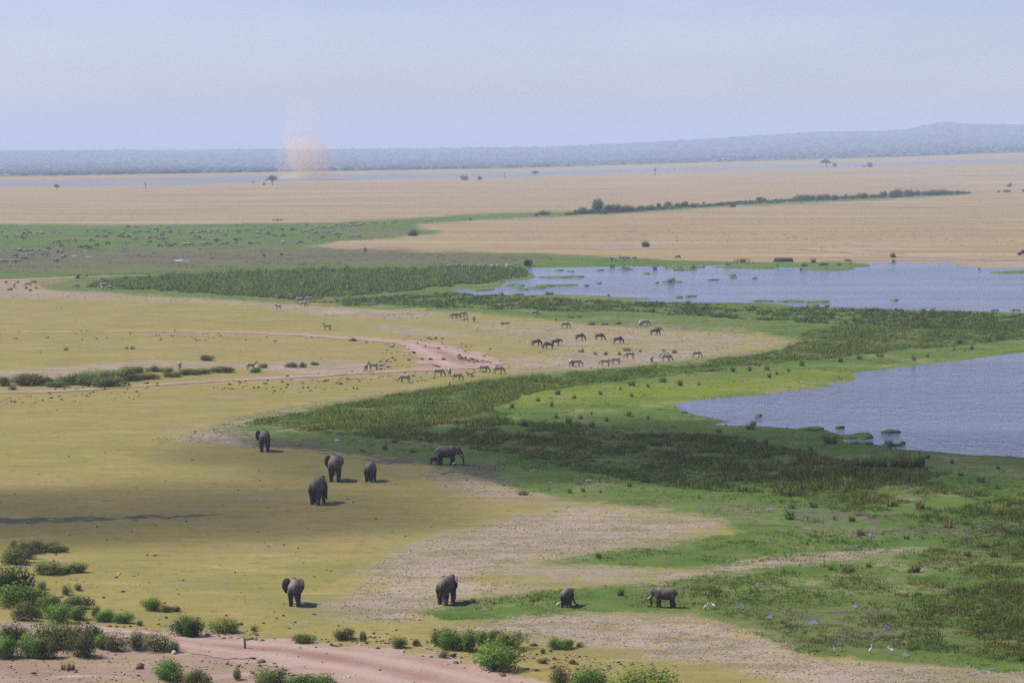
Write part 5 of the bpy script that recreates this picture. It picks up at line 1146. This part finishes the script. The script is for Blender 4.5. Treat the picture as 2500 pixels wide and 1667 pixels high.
for x, y, w_, h_, kd in [(360, 268, 90, 75, 'dark'), (75, 240, 140, 60, 'dark'), (470, 178, 60, 50, 'dark'), (1500, 250, 90, 50, 'dark'), (1715, 295, 60, 60, 'dark'), (2125, 342, 60, 45, 'dark'), (1970, 460, 160, 70, 'dark'), (1790, 400, 90, 60, 'olive'), (1420, 420, 140, 60, 'olive'), (800, 485, 180, 110, 'olive'),
     (250, 575, 240, 150, 'olive'), (480, 420, 220, 150, 'olive'), (230, 400, 200, 120, 'olive'), (490, 680, 140, 95, 'dark'), (280, 785, 180, 100, 'dark'), (300, 690, 110, 60, 'dark'), (830, 805, 120, 90, 'olive'), (680, 790, 70, 50, 'green'), (910, 925, 150, 80, 'dark'), (1170, 670, 150, 90, 'olive'), (1430, 690, 140, 110, 'olive'),
     (1680, 860, 160, 100, 'straw'), (2130, 740, 180, 100, 'olive'), (1980, 1030, 200, 110, 'olive'), (980, 1210, 100, 60, 'dark'), (1380, 1250, 200, 80, 'dark'), (800, 1240, 200, 80, 'olive'), (640, 1230, 110, 60, 'green'), (1850, 1110, 110, 70, 'green'), (2080, 1110, 160, 90, 'olive'), (1310, 960, 110, 60, 'grey'), (750, 980, 60, 40, 'dark')]:
    tus_px('F5', x, y, w_, h_, kd, 'sedge tussock in the rough marsh below the near lake', GT)
for x, y, w_, h_ in [(1485, 850, 70, 40), (1610, 1065, 75, 60), (1320, 478, 50, 40), (1395, 470, 45, 34), (1495, 475, 30, 28), (1050, 488, 110, 32), (1350, 100, 60, 40), (1060, 95, 60, 40), (1750, 415, 100, 60), (1660, 440, 50, 50), (255, 230, 60, 28), (130, 240, 55, 28), (420, 245, 60, 30), (1530, 362, 70, 50), (1720, 220, 60, 40), (1800, 205, 80, 44)]:
    tus_px('B2', x, y, w_, h_, 'dark', 'dark sedge tussock on wet ground near the elephants', GT)
for x, y, w_, h_, kd in [(1335, 1050, 55, 45, 'olive'), (1430, 1085, 40, 45, 'dark'), (1160, 1095, 60, 50, 'olive'), (1110, 1185, 50, 50, 'dark'), (1240, 1220, 70, 70, 'dark'), (1545, 1200, 80, 70, 'dark'), (1610, 1230, 70, 60, 'dark'), (1700, 1225, 70, 60, 'dark'), (1580, 1030, 60, 40, 'olive'), (1470, 1005, 70, 45, 'dark'), (1970, 1020, 40, 40, 'green'), (1760, 1005, 50, 40, 'olive'),
     (1895, 975, 30, 40, 'olive'), (2080, 955, 40, 40, 'dark'), (1970, 945, 90, 50, 'dark'), (2180, 920, 90, 50, 'dark'), (2290, 940, 50, 50, 'olive'), (1625, 1170, 60, 45, 'dark'), (1460, 1160, 40, 40, 'dark'), (1695, 1140, 40, 36, 'green'), (1800, 1185, 50, 46, 'dark'), (1950, 1150, 60, 50, 'dark'), (2080, 1170, 40, 36, 'dark'), (2190, 1290, 90, 50, 'dark'), (2100, 1285, 80, 50, 'dark'), (2330, 1130, 70, 26, 'dark'), (2030, 1370, 80, 50, 'dark'), (2150, 1350, 90, 50, 'olive'), (305, 1375, 60, 40, 'dark'), (370, 1330, 80, 40, 'olive')]:
    tus_px('C5', x, y, w_, h_, kd, 'sedge tussock dotted over the green lawn below the sedge belt', GT)
for x, y, w_, h_, kd in [(30, 945, 60, 60, 'olive'), (155, 940, 40, 36, 'olive'), (630, 890, 50, 45, 'olive'), (680, 870, 40, 40, 'green'), (760, 850, 40, 36, 'olive'), (385, 850, 60, 50, 'dark'), (500, 845, 50, 46, 'dark'), (615, 840, 60, 46, 'dark'), (850, 810, 80, 46, 'dark'), (1110, 785, 60, 46, 'dark'), (1240, 765, 70, 40, 'olive'), (1380, 750, 90, 46, 'olive'), (1610, 775, 60, 46, 'dark'), (1700, 752, 40, 36, 'olive'), (2000, 700, 40, 46, 'dark'), (1910, 660, 110, 50, 'dark'), (2190, 635, 110, 50, 'dark'), (2110, 645, 60, 46, 'dark'), (1880, 705, 30, 30, 'olive')]:
    tus_px('C6', x, y, w_, h_, kd, 'sedge tussock along the bright strip beside the near lake', GT)
for x, y, w_, h_, kd in [(1628, 720, 65, 36, 'straw'), (1725, 735, 40, 30, 'green'), (1795, 738, 50, 34, 'olive'), (1890, 738, 45, 32, 'olive'), (1935, 710, 90, 34, 'dark'), (2030, 718, 40, 24, 'dark'), (2150, 570, 80, 26, 'dark'), (1460, 505, 28, 18, 'dark'), (1100, 530, 60, 22, 'grey'), (1130, 528, 60, 22, 'grey'), (1700, 535, 90, 26, 'grey'), (1790, 535, 90, 26, 'grey'), (1880, 530, 80, 22, 'grey'), (1560, 488, 80, 26, 'grey'), (1620, 486, 60, 24, 'grey'), (2260, 725, 60, 34, 'dark'), (2190, 720, 50, 28, 'dark')]:
    tus_px('C5', x, y, w_, h_, kd, 'isolated grass clump among the grazing wildebeest', 'grass clumps on the middle plain')
for x, y, w_, h_ in [(445, 706, 60, 34), (895, 698, 56, 34), (858, 697, 34, 30), (273, 722, 20, 14), (1395, 775, 60, 30)]:
    tus_px('C4', x, y, w_, h_, 'straw', 'dry straw-coloured tussock on the yellow middle plain', 'dry tussocks on the yellow plain')
for x, y, w_, h_ in [(640, 1432, 90, 110), (700, 1434, 110, 125), (745, 1428, 60, 90)]:
    tus_px('F1', x, y, w_, h_, 'straw', 'pale dry grass tuft on bare soil below the big shrub clump', 'dry grass tufts by the shrubs')
for x, y in [(75, 300), (175, 290), (205, 305), (60, 300), (245, 290), (120, 252), (40, 252)]:
    tus_px('C4', x, y, 40, 20, 'dark', 'dark grass tuft on the pale mud strip', 'grass tufts on the pale mud strip')
for cr, x, y, w_, h_ in [('C5', 1925, 160, 90, 24), ('C5', 2128, 158, 55, 36), ('C5', 2240, 245, 80, 36), ('C5', 2205, 150, 40, 20), ('C5', 1415, 330, 110, 26), ('C5', 1840, 145, 60, 30), ('C5', 2345, 392, 40, 30), ('C5', 1000, 355, 60, 30), ('C5', 1090, 335, 60, 32), ('C5', 1815, 337, 30, 14), ('C5', 1665, 270, 40, 14), ('C5', 1215, 295, 60, 16), ('C5', 1410, 272, 40, 12), ('C5', 1160, 268, 50, 16), ('C5', 925, 308, 30, 12),
     ('C6', 85, 395, 55, 32), ('C6', 115, 150, 55, 34), ('C6', 350, 138, 60, 34), ('C6', 190, 145, 28, 16), ('C6', 685, 140, 40, 24), ('C6', 930, 115, 70, 42), ('C6', 1000, 140, 110, 44), ('C6', 870, 145, 90, 40), ('C6', 1100, 138, 50, 32), ('C6', 1180, 130, 50, 24), ('C6', 845, 165, 28, 20), ('C6', 1020, 160, 40, 22), ('C6', 780, 430, 60, 30), ('C6', 1020, 412, 60, 24), ('C6', 1675, 445, 50, 34), ('C6', 1735, 450, 55, 38), ('C6', 1945, 450, 30, 18), ('C6', 2050, 160, 26, 16), ('C6', 1470, 110, 40, 26), ('C6', 1165, 106, 90, 22), ('C6', 2225, 185, 30, 14), ('C6', 450, 110, 70, 26), ('C6', 385, 205, 34, 14), ('C6', 1480, 370, 40, 12)]:
    tus_px(cr, x, y, w_, h_, 'grey' if w_ > 60 else 'green', 'reed clump growing in or at the edge of the far lake', 'reed clumps in the far lake')

# floating weed mats and grassy islets
a = NT('floating_weed'); P = a.pos(); n1 = a.noise(P, 0.8, 5, 0.6)
M['mat'] = a.surf(a.bsdf(clump(a, (0.05, 0.085, 0.020), (0.105, 0.155, 0.034), n1), 0.9, a.bump(n1, 0.5, 0.2), 0.1))
def mat_px(cr, x, y, rx, ry, label, seed):
    u, v = px(cr, x, y); k = CROPS[cr][2]
    o = jag(blob_px(u, v, rx * k, ry * k, seed, 16), 1.5, 0.25, 4, seed)
    p = G(o[:, 0], o[:, 1]); c0 = p.mean(0); n = len(p)
    top = p - c0; top[:, 2] = 0.16; bot = top * np.array([1.04, 1.04, 0]); mid_ = top * np.array([0.6, 0.6, 1]) + np.array([0, 0, 0.10])
    V = np.concatenate([bot, top, mid_, [[0, 0, 0.3]]]); i = np.arange(n); j = (i + 1) % n
    Q = np.concatenate([np.stack([i, j, j + n, i + n], 1), np.stack([i + n, j + n, j + 2 * n, i + 2 * n], 1)]); T = np.stack([i + 2 * n, j + 2 * n, i * 0 + 3 * n], 1)
    c0[2] = 0.04
    tag(link('weed_mat', mesh('weed_mat', V, [Q, T], M['mat'], smooth=True), loc=c0), label, 'weed mat', 'floating weed mats on the lakes')
FL = 'low green weed mat floating on the far lake'; NL = 'thin green weed mat floating on the near lake'
for i, (cr, x, y, rx, ry) in enumerate([('C5', 1500, 212, 140, 4), ('C5', 1600, 210, 45, 5), ('C5', 1190, 270, 60, 8), ('C5', 1480, 268, 120, 5), ('C5', 1400, 272, 60, 4), ('C5', 1230, 295, 40, 5), ('C5', 960, 297, 70, 8), ('C5', 1330, 285, 50, 4), ('C5', 1560, 175, 22, 3), ('C5', 1485, 167, 22, 4), ('C5', 1760, 166, 26, 3),
      ('C5', 2070, 188, 26, 4), ('C5', 2320, 165, 60, 3), ('C5', 2250, 148, 60, 6), ('C5', 1200, 330, 40, 4), ('C5', 1930, 158, 44, 6), ('C5', 2240, 244, 60, 4), ('C5', 1663, 270, 22, 4), ('C5', 2140, 252, 12, 3), ('C5', 1750, 255, 20, 2), ('C6', 640, 138, 330, 14), ('C6', 1040, 140, 260, 22), ('C6', 480, 148, 170, 8), ('C6', 60, 160, 60, 5), ('C6', 100, 146, 60, 6), ('C6', 390, 218, 26, 2.5), ('C6', 250, 231, 36, 2), ('C6', 530, 221, 16, 2), ('C6', 1480, 369, 26, 5),
      ('C6', 780, 376, 80, 6), ('C6', 960, 380, 90, 5), ('C6', 930, 406, 50, 5), ('C6', 590, 374, 60, 5), ('C6', 2270, 180, 120, 8), ('C6', 100, 342, 30, 4), ('C6', 20, 348, 26, 4), ('C6', 2290, 436, 30, 3), ('C6', 2150, 437, 22, 3), ('C6', 385, 203, 22, 5)]):
    mat_px(cr, x, y, rx, ry, FL, 500 + i)
for i, (cr, x, y, rx, ry) in enumerate([('C6', 1110, 1230, 26, 3), ('C6', 1450, 1258, 70, 6), ('C6', 1230, 1290, 120, 16), ('C6', 1250, 1335, 70, 8), ('C6', 1525, 1338, 22, 7), ('C6', 920, 1238, 80, 9), ('C6', 560, 1147, 20, 4), ('C6', 1440, 1350, 70, 6)]):
    mat_px(cr, x, y, rx, ry, NL, 560 + i)

# ------------------------------------------------------------------ rocks
RK = {}
for i, nm in enumerate(('rock_dark', 'rock_grey', 'rock_red', 'rock_pale')):
    for v in range(3):
        q_ = np.random.default_rng(600 + i * 3 + v); V, Fc = SPH2
        V = V * (1 + 0.22 * np.sin(V @ q_.normal(0, 2.2, 3) + 1)[:, None] + q_.normal(0, 0.05, (len(V), 1))); V[:, 2] = np.maximum(V[:, 2], -0.35) * 0.75
        RK[(nm, v)] = mesh('rock', V, Fc, M[nm])
rk = [0]
def rock(cr, x, y, w_, kind='rock_dark', label=None):
    p = g1(cr, x, y); r = w_ * CROPS[cr][2] / ppm(p) / 2; rk[0] += 1
    o = link('rock', RK[(kind, rk[0] % 3)], loc=p + np.array([0, r, r * 0.24]), rz=sr.uniform(0, 6.28), sc=(r, r * 0.9, r * sr.uniform(0.75, 1.05)))
    place = {'F1': 'among the shrubs left of the field', 'F2': 'near the wooden post at the road', 'F3': 'on the grassy edge of the red road', 'C5': 'on the spoil heap at the road fork'}[cr]
    nm = {'rock_dark': 'dark', 'rock_grey': 'blue-grey', 'rock_red': 'red-brown', 'rock_pale': 'pale'}[kind]
    tag(o, label or '%s rock lying %s' % (nm, place), 'rock', 'loose rocks along the road')
for x, y, w_ in [(660, 565, 40), (700, 578, 35), (770, 590, 40), (792, 575, 25), (770, 615, 30), (1000, 582, 40), (925, 660, 35), (905, 640, 25), (1465, 590, 25), (800, 152, 50), (1040, 135, 35), (1310, 190, 30), (740, 115, 25), (700, 290, 42), (620, 298, 45), (570, 270, 25), (780, 300, 35), (865, 315, 50), (912, 305, 50), (960, 315, 45), (1022, 322, 50), (1155, 300, 30), (1570, 45, 40), (1825, 165, 30), (2190, 245, 35), (2330, 245, 30), (2155, 280, 36), (2195, 288, 36), (1720, 330, 36), (1915, 375, 26), (2230, 405, 45), (2310, 345, 30), (455, 590, 20), (375, 600, 20), (1150, 565, 50), (860, 555, 30), (1745, 365, 40), (1350, 680, 40), (1560, 705, 30)]: rock('F2', x, y, w_)
rock('F2', 1012, 550, 88, 'rock_red', 'largest red-brown boulder on the pale earth mound by the road'); rock('F2', 1240, 637, 76, 'rock_grey', 'rounded blue-grey boulder beside the road'); rock('F2', 450, 272, 62, 'rock_grey', 'grey boulder touching the dark roadside shrubs')
for x, y, w_ in [(1335, 152, 26), (2050, 365, 36), (1890, 710, 36), (1930, 705, 40), (1800, 640, 20), (100, 455, 50), (1990, 685, 40)]: rock('F2', x, y, w_, 'rock_pale')
for x, y, w_ in [(565, 485, 42), (655, 495, 46), (880, 482, 66), (910, 505, 30), (1725, 372, 78), (1900, 427, 36), (1725, 500, 36), (1650, 620, 55), (1755, 632, 46), (1920, 605, 60), (1980, 600, 25), (2200, 488, 32), (2070, 495, 36), (175, 345, 30), (95, 405, 46), (820, 205, 40), (690, 205, 30), (1425, 200, 24), (1720, 215, 24)]: rock('F3', x, y, w_)
for x, y, w_ in [(910, 560, 60), (1390, 692, 82), (1425, 690, 40), (2310, 520, 20), (1175, 645, 30)]: rock('F3', x, y, w_, 'rock_red')
for x, y, w_ in [(1455, 717, 36), (1585, 747, 40), (1287, 662, 22), (355, 440, 46), (712, 425, 30), (1500, 620, 36), (1370, 695, 30)]: rock('F3', x, y, w_, 'rock_pale')
for x, y, w_ in [(330, 1475, 46), (885, 965, 42), (620, 700, 42), (545, 335, 30), (1180, 500, 32), (1245, 645, 46), (1480, 1020, 26), (1230, 825, 20), (1090, 118, 26), (568, 542, 20), (800, 968, 40), (1180, 1000, 40), (1260, 1002, 30), (1320, 998, 32), (145, 1435, 24), (1050, 705, 36), (715, 518, 18)]: rock('F1', x, y, w_)
for x, y, w_ in [(1420, 1395, 72), (1415, 1430, 76), (1112, 1002, 52)]: rock('F1', x, y, w_, 'rock_red')
for x, y, w_ in [(1765, 1275, 70), (1205, 465, 34), (1410, 575, 28), (1275, 1250, 26)]: rock('F1', x, y, w_, 'rock_pale')
for x, y, w_ in [(805, 740, 22), (815, 752, 22), (920, 785, 36), (975, 752, 20), (995, 790, 28), (880, 772, 22), (850, 768, 18), (905, 778, 26), (1020, 795, 22), (822, 665, 18), (690, 630, 22), (595, 628, 28), (645, 630, 30), (175, 655, 22), (85, 645, 50)]: rock('C5', x, y, w_, 'rock_red')

# ------------------------------------------------------------------ posts, culvert, walls, mound, vehicle
def post(cr, x, y, h_px, rad, label, lean=0.05):
    p = g1(cr, x, y); ht = h_px * CROPS[cr][2] / ppm(p)
    o = link('wooden_post', tubes_mesh('wooden_post', [tube([(0, 0, -0.1), (lean * 0.4, 0, ht * 0.5), (lean, 0.01, ht * 0.97), (lean, 0.01, ht)], [rad, rad * 0.95, rad * 0.92, rad * 0.7], 9)], M['wood']), loc=p)
    tag(o, label, 'post', 'wooden marker posts at the tracks')
post('F2', 849, 397, 115, 0.09, 'short weathered wooden post standing at the red roadside', -0.05)
post('C5', 521, 669, 24, 0.09, 'thin wooden post, left of two at the road bend'); post('C5', 576, 691, 24, 0.09, 'thin wooden post in front of the road bend'); post('C5', 687, 668, 24, 0.09, 'thin wooden post, right of the road bend'); post('C4', 1180, 583, 22, 0.09, 'lone thin post on the straight red track')

def boxm(name, c, s, mat, bev=0.0):
    c = np.array(c, float); s = np.array(s, float) / 2
    import bmesh
    bm = bmesh.new(); bmesh.ops.create_cube(bm, size=1.0)
    for v in bm.verts: v.co = Vector([v.co[i] * s[i] * 2 + c[i] for i in range(3)])
    if bev: bmesh.ops.bevel(bm, geom=bm.edges[:], offset=bev, segments=2, affect='EDGES')
    me = bpy.data.meshes.new(name); bm.to_mesh(me); bm.free(); me.materials.append(mat); return me
M['concrete'] = mat_plain('stained_concrete', (0.30, 0.25, 0.21), var=0.3); M['hole'] = mat_plain('dark_pipe', (0.03, 0.025, 0.022))
M['culvert_earth'] = mat_plain('packed_red_earth', (0.36, 0.25, 0.20), var=0.2)
p = g1('C5', 655, 772); cv = link('culvert', None, loc=p); tag(cv, 'low culvert with two dark pipe mouths under the road bend', 'culvert')
link('headwall', boxm('headwall', (0, 0.45, 0.05), (4.2, 0.5, 0.14), M['culvert_earth'], 0.05), cv)
for sx in (-1.25, 1.25):
    link('pipe', tubes_mesh('pipe', [tube([(sx, 0.02, 0.20), (sx, 0.10, 0.20), (sx, 0.6, 0.20)], [0.42, 0.42, 0.42], 14)], M['hole']), cv, sc=(1, 1, 0.62))
# low stone wall beyond the reeds
a0, b0 = g1('H3', 1320, 672), g1('H3', 2195, 678); n = 150; t = np.linspace(0, 1, n)
q_ = np.random.default_rng(33); keep = (vnoise(t * 9, t * 0, 4) > 0.22)
Pw = a0[None] + (b0 - a0)[None] * t[:, None] + np.stack([q_.normal(0, 0.3, n), q_.normal(0, 0.6, n), np.abs(q_.normal(0.35, 0.2, n))], 1); Pw = Pw[keep]
V, Fc, C = lumps(Pw, q_.uniform(0.3, 0.6, (len(Pw), 3)), np.array([(0.42, 0.37, 0.32)]) * q_.uniform(0.5, 1.1, (len(Pw), 1)), SPH1, 0.15, 34)
c0 = Pw.mean(0); tag(link('stone_wall', mesh('stone_wall', V - c0, Fc, M['clod'], tint=C), loc=c0), 'long low wall of pale stones beyond the reed bed', 'stone wall')
p0, p1 = g1('C3', 666, 1078), g1('C3', 786, 1076); m = ppm(p0); L_ = np.linalg.norm(p1 - p0)
lb = link('low_bank', None, loc=(p0 + p1) / 2); tag(lb, 'low brown flat-topped bank at the far lake shore', 'bank')
V, Fc = SPH2; Vb = np.sign(V) * np.abs(V) ** 0.45 * np.array([L_ / 2, 1.2, 0.75]) + np.array([0, 0, 0.4]) + 0.12 * np.sin(V * 9)
link('earth', mesh('earth', Vb, Fc, M['rock_dark']), lb)
link('crest', boxm('crest', (0, 0, 1.32), (L_ * 0.95, 1.5, 0.3), M['concrete'], 0.1), lb)
# fence-like rail in the shore reeds
p0 = g1('C3', 392, 1085); p1 = g1('C3', 480, 1083); L_ = np.linalg.norm(p1 - p0)
fr_ = link('rail_fence', None, loc=p0); tag(fr_, 'short dark wooden rail fence in the far lake reeds', 'fence')
for z in (0.7, 1.25): link('rail', boxm('rail', (L_ / 2, 0, z), (L_, 0.12, 0.14), M['wood']), fr_)
for j in range(5): link('post', boxm('post', (L_ * j / 4, 0.16, 0.7), (0.16, 0.16, 1.5), M['wood']), fr_)
# mound with a log by the sandy track
p = g1('L1', 1478, 156); md = link('termite_mound', None, loc=p); tag(md, 'brown termite mound with a fallen log on the sandy track', 'mound')
link('mound', sdf_mesh('mound', [('e', (0, 0, 0), (0.75, 0.75, 0.9), None), ('e', (0.05, 0, 0.7), (0.42, 0.45, 0.55), None)], 0.09, M['rock_red'], 0.25), md)
link('log', tubes_mesh('log', [tube([(0.5, -0.1, 0.15), (1.4, 0, 0.16), (2.2, 0.05, 0.12)], [0.14, 0.12, 0.07], 8)], M['wood']), md)
# safari vehicle at the right edge, on the far track
M['paint'] = mat_plain('dusty_cream_paint', (0.50, 0.44, 0.38), rough=0.45, var=0.12, spec=0.5); M['glass'] = mat_plain('dark_window_glass', (0.02, 0.022, 0.025), rough=0.15, var=0.05, spec=0.5)
M['tyre'] = mat_plain('black_tyre', (0.022, 0.02, 0.02)); M['rim'] = mat_plain('grey_rim', (0.3, 0.29, 0.28), rough=0.5); M['maroon'] = mat_plain('maroon_paint', (0.10, 0.035, 0.03), rough=0.5, var=0.15, spec=0.4)
p = G(2486, 623.5)[0]
vh = link('safari_car', None, loc=p + np.array([0, 0.9, 0]), rz=R_(4)); tag(vh, 'dusty maroon and cream safari car with raised roof on the far track', 'car')
body = link('body', boxm('body', (2.35, 0, 0.82), (4.7, 1.75, 0.62), M['maroon'], 0.12), vh)
link('waist_stripe', boxm('waist_stripe', (2.35, 0, 1.16), (4.5, 1.80, 0.16), M['paint'], 0.03), vh)
link('bonnet', boxm('bonnet', (0.65, 0, 1.25), (1.25, 1.5, 0.22), M['paint'], 0.08), vh)
link('cabin', boxm('cabin', (3.0, 0, 1.58), (3.2, 1.62, 0.72), M['maroon'], 0.1), vh)
for j in range(3):
    for sy in (-1, 1): link('window', boxm('window', (1.95 + j * 1.0, sy * 0.815, 1.66), (0.85, 0.03, 0.42), M['glass'], 0.01), vh)
link('windscreen', boxm('windscreen', (1.39, 0, 1.66), (0.04, 1.4, 0.44), M['glass'], 0.01), vh)
link('roof', boxm('roof', (3.0, 0, 2.12), (3.1, 1.6, 0.14), M['paint'], 0.05), vh)
for j in range(4):
    for sy in (-1, 1): link('roof_strut', boxm('roof_strut', (1.75 + j * 0.85, sy * 0.7, 1.99), (0.06, 0.06, 0.16), M['tyre']), vh)
link('bumper', boxm('bumper', (-0.05, 0, 0.62), (0.16, 1.7, 0.2), M['tyre'], 0.03), vh)
for sy in (-1, 1): link('headlight', tubes_mesh('headlight', [tube([(0.05, sy * 0.6, 0.95), (-0.03, sy * 0.6, 0.95)], [0.13, 0.12], 12)], M['rim']), vh)
for xx in (0.85, 3.75):
    for sy in (-1, 1):
        wh = link('wheel', tubes_mesh('wheel', [tube([(xx, sy * 0.66, 0.4), (xx, sy * 0.70, 0.4), (xx, sy * 0.88, 0.4), (xx, sy * 0.92, 0.4)], [0.34, 0.40, 0.40, 0.34], 18)], M['tyre']), vh)
        link('rim', tubes_mesh('rim', [tube([(xx, sy * 0.90, 0.4), (xx, sy * 0.94, 0.4)], [0.22, 0.20], 14)], M['rim']), wh)

# ------------------------------------------------------------------ dust devil, clouds, haze
def cloud_mesh(name, ells, h, mat, k):
    return sdf_mesh(name, [('e', c, r, None, k) for c, r in ells], h, mat, k, ground=False)
def vol_mat(name, col, dens, aniso=0.0):
    a = NT(name); return a.vol(a.n('VolumePrincipled', Color=col, Density=dens, Anisotropy=aniso))
pb = g1('C1', 2065, 519); q_ = np.random.default_rng(44)
core, veil = [], []
for i in range(16):
    f = i / 15; z = 3 + 42 * f
    core.append(((q_.normal(0, 3) + 6 - 8 * f, q_.normal(0, 4), z), ((16 + 11 * f) * q_.uniform(0.8, 1.1), 9, 7 + 5 * f)))
for i in range(7): core.append(((25 + i * 0.8, q_.normal(0, 2), 3 + i * 6), (5.5, 7, 8)))
for i in range(9): core.append(((-30 + i * 9, 0, 1.5), (11, 12, 4.5)))
for i in range(14):
    f = i / 13; veil.append(((-3 + q_.normal(0, 5), q_.normal(0, 6), 10 + f * 84), (30 - 14 * f, 16, 15)))
dd = link('dust_devil', None, loc=(pb[0], pb[1], pb[2] - 1.0)); tag(dd, 'pale orange dust devil whirling up from the far plain', 'dust devil', kind='stuff')
o = link('dust_column', cloud_mesh('dust_column', core, 2.6, vol_mat('dust_core', (1.0, 0.68, 0.38, 1), 0.021), 6), dd); tag(o, kind='stuff')
o = link('dust_veil', cloud_mesh('dust_veil', veil, 4.0, vol_mat('dust_veil', (1.0, 0.76, 0.52, 1), 0.0042), 12), dd); tag(o, kind='stuff')

M['cloud'] = vol_mat('cloud_vapour', (1, 1, 1, 1), 0.016)
ALT = 820.0; tt = ALT / SUN.z
def shade(pts, label):
    """a thin cloud high above, up-sun of the given ground patches (photo px x,y, half width m, half depth m, thickness m)"""
    ells = []
    for x, y, rx, ry, th in pts:
        g = at(x, y); ells.append(((g[0] + SUN.x * tt, g[1] + SUN.y * tt, ALT), (rx, ry, th)))
    c0 = np.mean([e[0] for e in ells], 0)
    me = cloud_mesh('cloud', [(tuple(np.array(c) - c0), r) for c, r in ells], 5.0, M['cloud'], 14)
    tag(link('cloud', me, loc=c0), label, 'cloud', 'clouds drifting over the marsh', 'stuff')
shade([(-260, 1200, 36, 20, 30), (60, 1188, 34, 19, 34), (330, 1172, 28, 17, 32), (560, 1145, 20, 15, 22), (760, 1110, 14, 14, 13)], 'thin cloud shading the yellow grass left of the elephants')
shade([(640, 1030, 16, 24, 10), (900, 1045, 24, 28, 18), (1200, 1040, 30, 36, 26), (1500, 1030, 32, 42, 32), (1800, 1025, 34, 40, 32), (2100, 1045, 34, 32, 26), (2450, 1060, 38, 30, 16)], 'long thin cloud shading the sedge and lawn by the near lake')

import bmesh
bm = bmesh.new(); bmesh.ops.create_cube(bm, size=1.0)
zb = float(Vg[:, 2].min()) - 1.0
for v in bm.verts: v.co = Vector((v.co.x * 33600, v.co.y * 33600, zb + (v.co.z + 0.5) * (182 - zb)))
me = bpy.data.meshes.new('haze'); bm.to_mesh(me); bm.free(); me.materials.append(vol_mat('haze_air', (0.64, 0.77, 1.0, 1), 0.000098))
tag(link('haze', me), 'pale blue haze filling the air over the plain', 'haze', kind='stuff')
